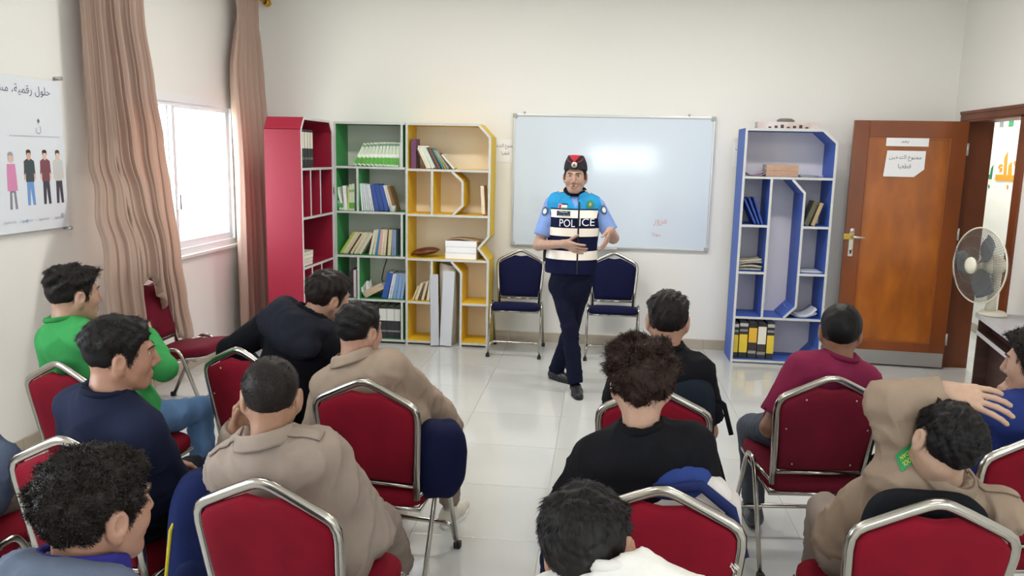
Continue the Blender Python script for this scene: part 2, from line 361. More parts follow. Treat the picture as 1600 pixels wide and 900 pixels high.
# whiteboard
BX0, BX1, BZ0, BZ1 = -.83, .97, .91, 2.108
M_board = mat('whiteboard_enamel', '#d4dfea', .09, spec=.5, coat=.0)
wb = empty('whiteboard', (0, YB, 0)); tag(wb, 'large white dry-erase board with thin metal frame on the end wall', 'whiteboard')
MB().box(BX0+.012, BX1-.012, -.022, -.004, BZ0+.012, BZ1-.012).build('writing_surface', M_board, wb)
fr = MB(); t = .02
fr.box(BX0, BX1, -.03, -.002, BZ0, BZ0+t, ch=.004); fr.box(BX0, BX1, -.03, -.002, BZ1-t, BZ1, ch=.004); fr.box(BX0, BX0+t, -.03, -.002, BZ0+t, BZ1-t, ch=.004); fr.box(BX1-t, BX1, -.03, -.002, BZ0+t, BZ1-t, ch=.004)
fr.build('frame', mat('board_frame_metal', '#c9c9c6', .3, metal=.6), wb)
M_corner = mat('corner_plastic', '#a9aaa8', .5)
for x in (BX0, BX1-.035):
    for z in (BZ0, BZ1-.035): MB().box(x-.003, x+.038, -.034, -.001, z-.003, z+.038, ch=.008).build('corner_cap', M_corner, wb)
for x in (BX0+.09, BX1-.24): MB().box(x, x+.02, -.012, 0, BZ1, BZ1+.022, ch=.003).build('hanger', M_corner, wb)
MB().box(-.2, .15, -.07, -.025, BZ0-.012, BZ0+.004, ch=.003).build('pen_tray', M_alu, wb)
M_mark = mat('marker_pink', '#d9a6a8', .5)
text(ar('مرور'), .12, .06, Matrix.Translation((.53, -.0235, 1.16)) @ Rw, M_mark, wb, 'marker_writing')
text('Tax', .09, .03, Matrix.Translation((.50, -.0235, 1.05)) @ Rw, M_mark, wb, 'marker_writing')

# poster on standoffs on the left wall
po = empty('wall_poster', (XL+.03, 0, 0)); tag(po, 'white acrylic poster with four drawn people on the wall by the curtain', 'poster')
M_poster = mat('poster_print', '#dfe3ea', .25); PY0, PY1, PZ0, PZ1 = 3.30, 4.49, 1.255, 2.10
MB().box(-.004, .004, PY0, PY1, PZ0, PZ1, ch=.001).build('panel', M_poster, po)
for y in (PY0+.02, PY1-.02):
    for z in (PZ0-.01, PZ1+.02):
        MB().tube([(-.03, y+.02, z), (.02, y+.02, z)], .011, 12).build('standoff', M_alu, po)
def on_poster(y, z): return Matrix.Translation((.0045, y, z)) @ Matrix.Rotation(PI/2, 4, 'Z') @ Matrix.Rotation(PI/2, 4, 'X')
M_pt = mat('poster_ink_mauve', '#6c6880', .6); M_pg = mat('poster_ink_grey', '#a9adb8', .6)
text(ar('حلول رقمية، مستقبل مشرق'), .72, .06, on_poster(4.04, 2.03), M_pt, po)
text('..............................................', .4, .008, on_poster(4.25, 1.782), M_pg, po)
text(ar('ن'), .045, .06, on_poster(4.28, 1.825), M_pg, po)
MB().prism([(y*.012+4.285, z*.014+1.868) for y, z in ((-1, 0), (0, -1), (1, 0), (0, 1))], 'x', .0042, .005).build('lettering', M_pt, po)
for y, wd in ((4.40, .08), (4.27, .09), (4.13, .1), (4.0, .1)):
    text(ar('محمود'), wd, .022, on_poster(y, 1.315), M_pg, po, 'logo')
MB().prism([(4.435+.016*math.cos(a*PI/4), 1.325+.016*math.sin(a*PI/4)) for a in range(8)], 'x', .0042, .005).build('logo', M_pg, po)
MB().prism([(4.135+.01*math.cos(a*PI/4), 1.315+.01*math.sin(a*PI/4)) for a in range(8)], 'x', .0042, .0055).build('logo', mat('poster_blue', '#8fb4dd', .6), po)
def pfig(y, top, leg, skinc, hair, kind, zb=1.40):
    """small flat printed figure"""
    lay = [0]
    def P(m, pts, nm):
        lay[0] += 1
        MB().prism([(y+a, zb+b) for a, b in pts], 'x', .0042, .0046+.0002*lay[0]).build(nm, m, po)
    mt, ml, ms, mh = mat('print_'+top, '#'+top, .6), mat('print_'+leg, '#'+leg, .6), mat('print_'+skinc, '#'+skinc, .6), mat('print_'+hair, '#'+hair, .6)
    if kind == 'coat':
        P(ml, [(-.03, .0), (-.012, .0), (-.006, .09), (.006, .09), (.012, .0), (.03, .0), (.02, .13), (-.02, .13)], 'printed_legs')
        P(mt, [(-.038, .1), (.038, .1), (.034, .2), (.03, .245), (-.03, .245), (-.034, .2)], 'printed_coat')
    else:
        P(ml, [(-.03, .0), (-.01, .0), (0, .1), (.012, .0), (.032, .0), (.026, .15), (-.026, .15)], 'printed_legs')
        P(ms, [(-.045, .14), (-.032, .15), (-.03, .23), (.03, .23), (.032, .15), (.045, .14), (.042, .24), (-.042, .24)], 'printed_arms')
        P(mt, [(-.032, .13), (.032, .13), (.032, .18), (.045, .17), (.04, .245), (.015, .258), (-.015, .258), (-.04, .245), (-.045, .17), (-.032, .18)], 'printed_top')
    P(ms, [(-.006, .25), (.006, .25), (.016, .268), (.016, .29), (-.016, .29), (-.016, .268)], 'printed_face')
    P(mh, [(-.017, .278), (-.01, .29), (.01, .29), (.017, .278), (.018, .3), (.008, .308), (-.008, .308), (-.018, .3)] if kind != 'coat' else [(-.02, .255), (-.018, .29), (.018, .29), (.02, .255), (.02, .3), (.008, .31), (-.008, .31), (-.02, .3)], 'printed_hair')
pfig(4.045, 'd488b0', '8a8790', 'e0b9a2', '9d9da4', 'coat', 1.385)
pfig(4.185, '3f4b50', '6e97d0', 'd8ab92', '3b3230', 'tee')
pfig(4.315, '7c4a54', '3e4048', 'e6c0ac', '2f2a2c', 'tee')
pfig(4.425, 'c6c9c8', '4a4350', 'e3c3b2', '4a3f3c', 'tee')

# curtains
M_curt = bpy.data.materials.new('curtain_fabric'); M_curt.use_nodes = True
_n = M_curt.node_tree; _b = _n.nodes['Principled BSDF']; _b.inputs['Base Color'].default_value = C('#c4ab9b'); _b.inputs['Roughness'].default_value = .75; _b.inputs['Sheen Weight'].default_value = .15
_tl = _n.nodes.new('ShaderNodeBsdfTranslucent'); _tl.inputs[0].default_value = C('#cfa896'); _m2 = _n.nodes.new('ShaderNodeMixShader'); _m2.inputs[0].default_value = .3
_n.links.new(_b.outputs[0], _m2.inputs[1]); _n.links.new(_tl.outputs[0], _m2.inputs[2]); _n.links.new(_m2.outputs[0], _n.nodes['Material Output'].inputs[0])
ROD_X, ROD_Z = XL+.11, 3.06
def interp(t, tab):
    for (a, va), (b, vb) in zip(tab, tab[1:]):
        if t <= b: 
            k = (t-a)/(b-a); k = k*k*(3-2*k); return va+(vb-va)*k
    return tab[-1][1]
def curtain(label, ytab, xtab, folds, zb, seed, wid_amp, hem=None, push=None):
    """ytab: (v -> (y_left,y_right)) along the drop, xtab: v -> stand-off from the wall"""
    rnd = random.Random(seed); ph = [rnd.uniform(-.5, .5) for _ in range(folds+2)]; am = [rnd.uniform(.6, 1.25) for _ in range(folds+2)]
    root = empty('curtain', (ROD_X, 0, 0)); tag(root, label, 'curtain')
    def fn(u, v):
        yl = interp(v, [(a, b) for a, b, _ in ytab]); yr = interp(v, [(a, c_) for a, _, c_ in ytab]); zb_ = zb if hem is None else interp(u, hem); zz = ROD_Z-.03-v*(ROD_Z-.03-zb_); v0 = v; v = (ROD_Z-.03-zz)/(ROD_Z-.03-zb)
        yl = interp(v, [(a, b) for a, b, _ in ytab]); yr = interp(v, [(a, c_) for a, _, c_ in ytab])
        if v < .03: zz += .03*(1-v/.03)
        k = u*folds; i = int(k); f = k-i
        a = (am[i]*(1-f)+am[i+1]*f); phv = (ph[i]*(1-f)+ph[i+1]*f)*.9
        pinch = 1-.55*math.exp(-((v-.055)/.03)**2)
        s = math.sin(2*PI*(k+phv*.35))
        x = interp(v, xtab)+wid_amp*a*pinch*(s+.25*math.sin(4*PI*k+1+3*v))*(.55+.45*min(1, v*3))
        y = yl+(yr-yl)*(u+.018*math.sin(2*PI*k*1.0+1.3)+.003*math.sin(5*v+5*u)*v)
        x += (push(u, v) if push else 0)
        x += .004*math.sin(7*v+8*u)
        return (max(x, -.095), y, zz)
    mb = MB(); mb.grid(fn, folds*12, 70); o = mb.build('cloth', M_curt, root, thick=.003)
    return root
curtain('beige gathered curtain draped over the chair by the window', [(0, 4.63, 5.24), (.15, 4.60, 5.24), (.3, 4.595, 5.31), (.42, 4.59, 5.38), (.5, 4.52, 5.39), (.6, 4.34, 5.37), (.7, 4.25, 5.38), (.8, 4.265, 5.44), (.9, 4.27, 5.51), (1, 4.29, 5.55)], [(0, 0), (.6, .02), (1, .02)], 12, .06, 3, .03,
    hem=[(0, .06), (.31, .06), (.325, .90), (.36, .94), (.9, .38), (1, .15)], push=lambda u, v: .27*interp(min(1, max(0, (v-.42)/.28)), [(0, 0), (1, 1)])*(1 if u < .45 else max(.3, 1-(u-.45)*1.5)))
curtain('narrow beige curtain gathered beside the red bookcase', [(0, 6.66, 7.14), (.05, 6.68, 7.13), (.22, 6.55, 7.2), (.5, 6.60, 7.26), (1, 6.54, 7.33)], [(0, 0), (1, .02)], 6, .08, 11, .045)
rod = empty('curtain_rod', (ROD_X, 0, ROD_Z)); tag(rod, 'gold curtain rod with knobbed end above the window', 'curtain rod')
M_gold = mat('gold_paint', '#d8a82c', .3, metal=.6)
MB().tube([(0, 4.2, 0), (0, 7.28, 0)], .014, 12).build('rod', M_gold, rod)
MB().lathe([(0, .11), (.012, .105), (.03, .08), (.034, .06), (.022, .035), (.028, .03), (.028, .02), (.018, .012), (.02, 0)], 16, M=Matrix.Translation((0, 7.27, 0)) @ Matrix.Rotation(-PI/2, 4, 'X')).build('finial', M_gold, rod)
for y in (4.4, 5.85, 7.2): MB().tube([(-.11, y, .0), (0, y, 0)], .008, 8).build('bracket', M_gold, rod)

# ceiling light fixtures (out of frame)
def ceiling_light(x, y, lab, power=42):
    r = empty('ceiling_light', (x, y, ZC)); tag(r, lab, 'ceiling light', 'ceiling light panels')
    MB().box(-.6, .6, -.15, .15, -.05, 0, ch=.006).build('housing', M_white, r)
    MB().box(-.57, .57, -.12, .12, -.056, -.05).build('diffuser', mat('lamp_diffuser', '#ffffff', .5, emit=1.0), r)
    o = area('ceiling_lamp', (0, 0, -.06), (0, 0, 0), 1.12, .22, power, (1, .965, .92)); o.parent = r
LP = 24
for x, y, lab in ((-1.2, 5.2, 'white ceiling light panel between window and whiteboard'), (1.2, 5.2, 'white ceiling light panel near the door'), (-1.7, 2.4, 'white ceiling light panel above the seats near the window side'), (1.5, 2.4, 'white ceiling light panel above the seats near the desk side'), (-1.7, -.6, 'white ceiling light panel behind the camera on the window side'), (1.5, -.6, 'white ceiling light panel behind the camera on the door side')):
    ceiling_light(x, y, lab, {5.2: 32, 2.4: 10, -.6: 22}[y])
r = empty('ceiling_light', ((XR+TR+XC)/2, 8.3, ZC)); tag(r, 'white ceiling light in the corridor', 'ceiling light', 'ceiling light panels')
MB().box(-.1, .1, -.6, .6, -.05, 0, ch=.006).build('housing', M_white, r); o = area('ceiling_lamp', (0, 0, -.06), (0, 0, 0), .15, 1.1, 45, (.95, 1, .98)); o.parent = r

# ------------------------------------------------------------------ bookcases
M_edge = mat('edge_band', '#c9cac8', .45)
BT = .02
def bookcase(label, loc, rz, D, boards, colour, back_col, back_poly):
    """boards: (name, x0,z0,x1,z1): plates seen in the front plane, front edge banded; local front faces -y"""
    root = empty('bookcase', loc, rz); tag(root, label, 'bookcase')
    m = mat('board_'+colour, '#'+colour, .5, bump=.02, bscale=300); mb_ = mat('board_'+back_col, '#'+back_col, .45)
    for bi, (nm, x0, z0, x1, z1) in enumerate(boards):
        yo = .0004*(bi % 5); a = Vector((x0, z0)); b = Vector((x1, z1)); d = (b-a).normalized(); n = Vector((-d.y, d.x))*(BT/2)
        poly = [a-n, b-n, b+n, a+n]
        q = MB(); q.prism([(p.x, p.y) for p in poly], 'y', .003+yo, D-.0003*(bi % 5))
        q.prism([(p.x, p.y) for p in poly], 'y', yo, .003+yo, 1)
        q.build(nm, [m, M_edge], root)
    MB().prism(back_poly, 'y', D, D+.006).build('back_panel', mb_, root)
    return root
h = BT/2
W = .75
# green "E" case
GW = .65
gb = [('side_panel', h, 0, h, 2.0-BT), ('top_board', 0, 2.0-h, GW, 2.0-h), ('shelf', BT, 1.6, GW, 1.6), ('shelf', BT, 1.2, GW, 1.2), ('shelf', BT, .8, GW, .8), ('shelf', BT, .4, GW, .4), ('base_board', BT, .03, GW, .03),
      ('side_panel', GW-.03, 1.6+h, GW-.03, 2-BT), ('side_panel', GW-.03, .8+h, GW-.03, 1.2-h), ('side_panel', GW-.03, .03+h, GW-.03, .4-h), ('divider', .215, 1.2+h, .215, 1.6-h), ('divider', .215, .4+h, .215, .8-h)]
bookcase('green bookcase with books on every shelf', (-2.40, 7.03, 0), 0, .345, gb, '37984f', 'e2e0d6', [(0, 0), (GW, 0), (GW, 2), (0, 2)])
# yellow "B" case
YW = .762
yb = [('side_panel', h, 0, h, 2.0-BT), ('top_board', 0, 2-h, .655, 2-h), ('chamfer_board', .65, 2-h, YW-h, 1.885), ('side_panel', YW-h, 1.89, YW-h, 1.01), ('notch_board', YW-h, 1.015, .66, .905), ('notch_board', .66, .91, YW-h, .80), ('side_panel', YW-h, .805, YW-h, 0),
      ('shelf', BT, 1.59, YW-BT, 1.59), ('shelf', BT, 1.19, YW-BT, 1.19), ('shelf', BT, .79, YW-BT, .79), ('divider', .24, 1.19+h, .24, 1.59-h), ('chamfer_board', .42, 1.58, .515, 1.495), ('divider', .515, 1.495, .515, 1.28), ('chamfer_board', .515, 1.285, .43, 1.2),
      ('divider', .24, .0, .24, .78), ('shelf', BT, .395, .23, .395), ('base_board', BT, .03, .23, .03), ('chamfer_board', .42, .78, .51, .68), ('divider', .51, .685, .51, 0), ('shelf', .52, .395, YW-BT, .395), ('base_board', .52, .03, YW-BT, .03)]
bookcase('yellow bookcase with angled dividers beside the whiteboard', (-1.745, 7.03, 0), 0, .345, yb, 'ecc520', 'f6ead2', [(0, 0), (YW, 0), (YW, .8), (.66, .905), (YW, 1.015), (YW, 1.885), (.65, 2), (0, 2)])
# red case along the left wall, facing the room
rb = [('side_panel', h, 0, h, 1.9), ('chamfer_board', h, 1.9, .075, 2-h), ('top_board', .07, 2-h, .68, 2-h), ('chamfer_board', .675, 2-h, W-h, 1.9), ('side_panel', W-h, 1.9, W-h, 0),
      ('shelf', BT, 1.59, W-BT, 1.59), ('shelf', BT, 1.195, W-BT, 1.195), ('shelf', BT, .79, W-BT, .79), ('shelf', BT, .4, W-BT, .4), ('base_board', BT, .03, W-BT, .03), ('divider', .2, 1.2, .2, 1.585), ('divider', .43, 1.2, .43, 1.585), ('divider', .2, .4, .2, .785), ('divider', .43, .4, .43, .785)]
bookcase('red bookcase standing along the window wall', (-2.38, 6.195, 0), 90, .30, rb, '8c0f2c', '7c0d26', [(0, 0), (W, 0), (W, 1.9), (.68, 2), (.07, 2), (0, 1.9)])
# blue case beside the door
bb = [('side_panel', h, 0, h, 2.0-BT), ('top_board', 0, 2-h, .63, 2-h), ('chamfer_board', .625, 2-h, W-h, 1.89), ('side_panel', W-h, 1.9, W-h, .13), ('chamfer_board', W-h, .135, .64, .02), ('shelf', BT, 1.595, W-BT, 1.595), ('divider', .24, .41, .24, 1.585), ('shelf', BT, 1.19, .23, 1.19), ('shelf', BT, .79, .23, .79),
      ('shelf', BT, .4, W-BT, .4), ('base_board', BT, .02, .65, .02), ('chamfer_board', .41, 1.585, .515, 1.475), ('divider', .515, 1.48, .515, .505), ('chamfer_board', .515, .51, .42, .41), ('shelf', .525, 1.19, W-BT, 1.19), ('shelf', .525, .79, W-BT, .79)]
bookcase('blue bookcase with slanted dividers beside the door', (1.16, 6.94, 0), 0, .35, bb, '3b63bd', 'e0dcdf', [(0, 0), (.64, 0), (W, .13), (W, 1.89), (.63, 2), (0, 2)])

# ------------------------------------------------------------------ books and papers
M_pages = mat('book_pages', '#e9e2d0', .8, bump=.15, bscale=400, stretch=(1, .02, 1))
SIDE = {}
def book(label, x, y, z, w, hgt, d, col, tilt=0, rz=0, group=None, cat='book', name='book', band=None, flat=False, pages=True):
    """spine faces -y (local). w thickness, hgt height, d depth; tilt: lean about the front-back axis (deg, + leans to the right); (x,y,z): bottom of the spine"""
    root = empty(name, (x, y, z)); root.rotation_euler = (0, math.radians(tilt), math.radians(rz)); tag(root, label, cat, group)
    m = mat('cover_'+col, '#'+col, .5, var=.12, vscale=25)
    c = MB(); e = min(.003, w*.2)
    c.box(0, w, 0, e, 0, hgt); c.box(0, e, e, d, 0, hgt); c.box(w-e, w, e, d, 0, hgt)
    c.build('cover', m, root)
    if pages: MB().box(e, w-e, e, d-.004, .003, hgt-.004).build('pages', M_pages, root)
    if band:
        for (z0, z1, bc) in band: MB().box(.0006, w-.0006, -.0008, 0, z0*hgt, z1*hgt).build('spine_label', mat('label_'+bc, '#'+bc, .6), root)
    return root
def row(where, x, y, z, specs, gap=.0015, group=None, d=.2, facing='', rz=0, dirv=(1, 0)):
    n = len(specs)
    for i, s in enumerate(specs):
        col, nmc, w, hgt = s[:4]; tilt = s[4] if len(s) > 4 else 0; band = s[5] if len(s) > 5 else None
        cat = s[6] if len(s) > 6 else 'book'
        if i:   # room for the lean to change without the books cutting into each other
            pt, ph_ = (specs[i-1][4] if len(specs[i-1]) > 4 else 0), specs[i-1][3]
            if pt > tilt >= 0: x += min(ph_, hgt)*(math.sin(math.radians(pt))-math.sin(math.radians(tilt)))
            if tilt < pt <= 0: x += min(ph_, hgt)*(math.sin(math.radians(-tilt))-math.sin(math.radians(-pt)))
        wid = w/max(.3, math.cos(math.radians(tilt)))
        zz = z+(w*math.sin(math.radians(tilt)) if tilt > 0 else 0)+.0005
        o = book(f'{nmc} {cat}, {ORD[i]} from left {where}', x, y, zz, w, hgt, d-.01*(i % 3), col, tilt, rz, group, cat, 'ring_binder' if cat == 'binder' else 'book', band)
        x += wid+gap
    return x
GX, GY, YX, BXX, BY = -2.40, 7.05, -1.745, 1.16, 6.96
# green case, top shelf: a leaning series of alike white and green books
gs = 11; xx = GX+.165
for i in range(gs):
    wd = .034; tl = 27-2.4*i
    tl = max(tl, 2)
    zz = 1.611+wd*math.sin(math.radians(tl))
    book(f"white and green textbook, {ORD[i]} from left in the green bookcase's leaning top row", xx, GY+.02, zz, wd, .215, .15, 'd8e8cf', tl, 0, 'leaning textbooks on the green bookcase', band=[(.08, .36, '5fae45'), (.86, .95, '7f9a86'), (.4, .5, 'f2f5ee')])
    xx += .0365/math.cos(math.radians(tl))
book('plain white book upright at the end of the textbook series', xx+.004, GY+.02, 1.611, .028, .22, .15, 'eef0ea', 1)
row("in the green bookcase's small second compartment", GX+.035, GY+.02, 1.211, [('dfe8d8', 'white and green', .018, .21, -22, [(.1, .3, '3f9a55')]), ('e8ece6', 'white leaning', .02, .21, -14, [(.1, .3, '3f9a55')]), ('f2f4f0', 'white upright', .03, .22, -4), ('c9d774', 'lime', .014, .21, 0), ('dbe8cc', 'green banded', .024, .235, 0, [(.08, .3, '63ad3f'), (.7, .8, '9ab38a')]), ('dbe8cc', 'green banded tall', .024, .24, 0, [(.08, .3, '63ad3f'), (.7, .8, '9ab38a')])], d=.15)
row("in the green bookcase's wide second compartment", GX+.24, GY+.02, 1.211, [('dfe3e6', 'white', .016, .245, -4), ('d3dade', 'pale grey', .014, .245, -5), ('dfe3e6', 'white', .014, .24, -6), ('ccd5dc', 'pale blue', .016, .24, -7), ('e2e6e8', 'white', .013, .24, -8), ('e8e2dc', 'cream', .012, .24, -9), ('3a55a0', 'blue', .04, .24, -11), ('344f98', 'blue', .04, .24, -12), ('3a58a6', 'blue', .035, .235, -13), ('e6e6e4', 'white', .012, .24, -15), ('d9cfc0', 'beige', .018, .24, -16), ('8a6a44', 'brown', .02, .23, -17)], d=.18)
row("on the green bookcase's middle shelf", GX+.03, GY+.02, .811, [('a9bf4a', 'lime green', .022, .23, 33), ('d7cfae', 'cream', .022, .225, 33), ('cfc4a2', 'beige', .022, .225, 33), ('5b4a3c', 'dark brown', .014, .22, 33), ('d9c9a4', 'beige', .026, .225, 33), ('d8d2b4', 'cream', .02, .225, 31), ('c6c4a4', 'sage', .02, .225, 31), ('d6d0b6', 'cream', .026, .22, 31), ('dcd6c0', 'cream', .024, .23, 12), ('d2cab0', 'cream', .022, .235, 10), ('2f82b4', 'bright blue', .02, .235, 9), ('d9a79a', 'pink', .022, .235, 8), ('e0cdbb', 'pale pink', .02, .235, 7), ('d8cca8', 'cream', .022, .235, 6), ('3d3230', 'black', .012, .235, 5), ('d2c59e', 'tan', .03, .235, 4), ('7f8fae', 'grey blue', .02, .235, 2), ('8b9ab8', 'grey blue', .016, .235, 1)][:18], gap=-.0005, d=.17)
row("in the green bookcase's small fourth compartment", GX+.12, GY+.02, .411, [('3a3840', 'charcoal', .02, .25, 0), ('5a2f4c', 'plum', .014, .265, 0), ('e4e4e2', 'white', .026, .255, 0)], d=.2)
row("in the green bookcase's wide fourth compartment", GX+.42, GY+.02, .411, [('2f58ac', 'royal blue', .05, .245, 14), ('dfe4e8', 'white', .014, .235, 12), ('cdd8e6', 'pale blue', .016, .235, 11), ('7fa0d0', 'light blue', .03, .235, 10), ('8aa8d6', 'light blue', .03, .235, 9), ('8fb0dc', 'light blue', .024, .235, 8)], d=.2)
WL = [(.55, .92, 'dfe0dc'), (.2, .25, '8a8a88')]
row("on the green bookcase's bottom shelf", GX+.19, GY+.02, .041, [('33343a', 'black', .07, .3, 0, WL, 'binder'), ('33343a', 'black', .07, .3, 0, WL, 'binder'), ('2b2c30', 'black plain', .06, .3, 0, None, 'binder'), ('33343a', 'black', .07, .3, 0, WL, 'binder'), ('33343a', 'black', .07, .3, 0, WL, 'binder'), ('33343a', 'black', .055, .3, 0, WL, 'binder')], gap=.002, d=.26)
# red case binders (facing +x)
for i in range(4):
    o = book(f'black binder, {ORD[i]} from the window side on the top shelf of the red bookcase', -2.40, 6.265+i*.062, 1.605, .055, .3, .26, '2e2e33', 0, 90, 'binders on the red bookcase', 'binder', 'ring_binder', [(.5, .93, 'd6d3c4'), (.2, .26, '6a6a68')])
for i in range(4):
    b_ = book(f'pale exercise book lying on the red bookcase, {ORD[i]} from the bottom', -2.41, 6.25+.006*i, .805+.03*i, .028, .2, .22, ('d9d4cc', 'c9c2ba', 'e2ded6', 'bdb8ae')[i], 0, 0)
    b_.rotation_euler = (PI/2, 0, PI/2); b_.location = (-2.41, 6.25+.006*i+.2, .805+.029*i); b_.rotation_euler = (0, -PI/2, PI); b_.location = (-2.60, 6.455+.006*i, .802+.029*i)
# yellow case
yr = row("on the yellow bookcase's top shelf", YX+.04, GY+.02, 1.601, [('6e3f66', 'tall purple', .045, .26, 0), ('5a4a42', 'dark brown', .012, .19, -24), ('e6ddc4', 'cream', .018, .2, -25), ('efe8d2', 'cream', .02, .2, -25), ('cfe0d6', 'mint', .034, .205, -26), ('5a3f38', 'brown', .014, .2, -27), ('7a5a4c', 'brown', .016, .2, -28), ('3b3634', 'black', .008, .2, -29), ('2f8aa0', 'teal', .014, .195, -30), ('c8b23c', 'mustard', .008, .19, -32), ('9a9890', 'grey', .016, .19, -35), ('5b564e', 'charcoal', .01, .17, -38), ('e8e4d6', 'ivory', .014, .165, -42)], d=.16)
b_ = book('thin white book laid across the tops of the leaning books', YX+.115, GY+.03, 1.79, .012, .1, .14, 'eeeae2'); b_.rotation_euler = (0, PI/2, 0); b_.location = (YX+.10, GY+.03, 1.802)
book('cream hardback leaning at the end of the second yellow shelf', YX+.70, GY+.02, 1.212, .03, .25, .2, 'ead9c2', -4).location.x = YX+.685
row("in the yellow bookcase's lower small compartment", YX+.05, GY+.02, .407, [('cbb894', 'tan', .016, .14, 22), ('d9ccb0', 'cream', .024, .165, 20), ('6d5a4a', 'brown', .01, .165, 18), ('d6c8a8', 'cream', .024, .18, 15), ('e2dac4', 'ivory', .026, .2, 8)], gap=.004, d=.15)
# blue case
for i, (cc, nn) in enumerate((('c9a78c', 'lower'), ('cfae94', 'upper'))):
    b_ = book(f'{nn} of two tan books lying stacked on the top shelf of the blue bookcase', 0, 0, 0, .048, .26, .19, 'bb967c'); b_.rotation_euler = (0, PI/2, 0); b_.location = (BXX+.20, BY+.03, 1.606+.049*(i+1))
for i in range(3):
    book(f'blue folder leaning in the blue bookcase, {ORD[i]} from its left side panel', BXX+.035+.03*i, BY+.02, 1.202, .016, .235, .22, '2a489c', -(26-3*i), 0, 'blue folders leaning on the blue bookcase', 'folder', 'folder').location.x = BXX+.132+.028*i
book('dark green book leaning against the blue case side', BXX+.535, BY+.02, 1.215, .04, .21, .16, '5a5a48', 20)
book('tan book leaning beside the dark green book in the blue case', BXX+.595, BY+.02, 1.21, .03, .2, .16, 'b39c74', 18)
YLB = [(.3, .9, 'e3c63e'), (.12, .2, '1a1a1a')]; YLB2 = [(.16, .66, 'e3c63e'), (.88, .97, 'dadad6'), (.74, .8, '8c8c88')]; WLB = [(.42, .92, 'e9e4d4'), (.12, .2, '8c8c88')]
row("on the blue bookcase's bottom shelf", BXX+.03, BY+.03, .031, [('2c2a2c', 'yellow-labelled black', .035, .31, 0, YLB2, 'binder'), ('2c2a2c', 'yellow-labelled black', .07, .32, 0, YLB2, 'binder'), ('3a2f2e', 'orange-labelled dark', .07, .315, 0, [(.45, .86, 'e8b53a'), (.14, .22, '9a9a96')], 'binder'), ('3a3434', 'white-labelled dark', .07, .31, 0, WLB, 'binder'), ('2c2a2c', 'low yellow-labelled black', .06, .32, 0, YLB2, 'binder')], gap=.008, d=.28)
def sheets(name, label, x0, x1, y0, y1, z, n, col, seed, cat='papers', curl=0):
    root = empty(name, ((x0+x1)/2, (y0+y1)/2, z)); tag(root, label, cat); rnd = random.Random(seed)
    for i in range(n):
        a = rnd.uniform(-.12, .12); w_, d_ = (x1-x0)/2, (y1-y0)/2; ca, sa = math.cos(a), math.sin(a)
        zz = .0015+i*.004; mb = MB()
        mb.grid(lambda u, v: ((2*u-1)*w_*ca-(2*v-1)*d_*sa, (2*u-1)*w_*sa+(2*v-1)*d_*ca, zz+curl*(u-.5)**2*rnd.uniform(.8, 1.2)*(1 if i == n-1 else .6)), 6, 4)
        mb.build('sheet', mat('sheet_'+col, '#'+col, .7), root, thick=.0015)
    return root
sheets('paper_sheets', 'pale pink papers lying on the top shelf of the blue bookcase', BXX+.03, BXX+.19, BY+.02, BY+.24, 1.607, 3, 'c8aebb', 1, curl=.12)
sheets('paper_sheets', 'white papers at the chamfered end of the top blue shelf', BXX+.48, BXX+.66, BY+.02, BY+.2, 1.607, 5, 'dfe2e6', 2)
sheets('paper_sheets', 'loose white papers on the fourth shelf of the blue bookcase', BXX+.54, BXX+.72, BY+.02, BY+.26, .802, 3, 'd6dbe2', 3)
sheets('paper_sheets', 'curled white papers under the slanted divider of the blue bookcase', BXX+.47, BXX+.7, BY+.02, BY+.24, .412, 4, 'd9dde4', 4, curl=.25)
np_ = empty('newspaper_bundle', (BXX+.12, BY+.13, .801)); tag(np_, 'folded grey newspapers stacked on the third shelf of the blue bookcase', 'newspapers')
for i in range(4):
    rnd = random.Random(i); mb = MB(); mb.grid(lambda u, v: ((u-.5)*.19+.006*math.sin(5*v+i), (v-.5)*.2, .012+.022*i+.010*math.sin(PI*u)*math.sin(3*v+i)+(.02*u if i > 1 else 0)), 10, 8)
    mb.build('newspaper', mat('newsprint%d' % (i % 2), ('#a7a8a2', '#c3b79c')[i % 2], .8, var=.3, vscale=60), np_, thick=.016)
# long box and clutter on top of the blue case
lb = empty('long_box', (BXX+.36, 7.1, 2.0)); tag(lb, 'long pale printed carton lying on top of the blue bookcase', 'box')
MB().box(-.25, .25, -.06, .06, 0, .06, ch=.002).build('carton', mat('carton_print', '#cdb9ab', .5, col2='#e5dcd6', vscale=9), lb)
for i in range(7):
    MB().box(-.16+.05*i, -.135+.05*i, -.0615, -.06, .008, .02+.008*(i % 3)).build('printed_mark', mat('print_dark', '#4a3d38', .6), lb)
gl = empty('glasses_case', (BXX+.35, 7.1, 2.061)); tag(gl, 'small dark object on the carton over the blue bookcase', 'case')
MB().lathe([(0, .03), (.03, .028), (.045, .016), (.047, .006), (.04, 0), (0, 0)], 16, M=Matrix.Scale(1.6, 4, (1, 0, 0))).build('shell', mat('grey_plastic', '#6f6f6c', .4), gl)
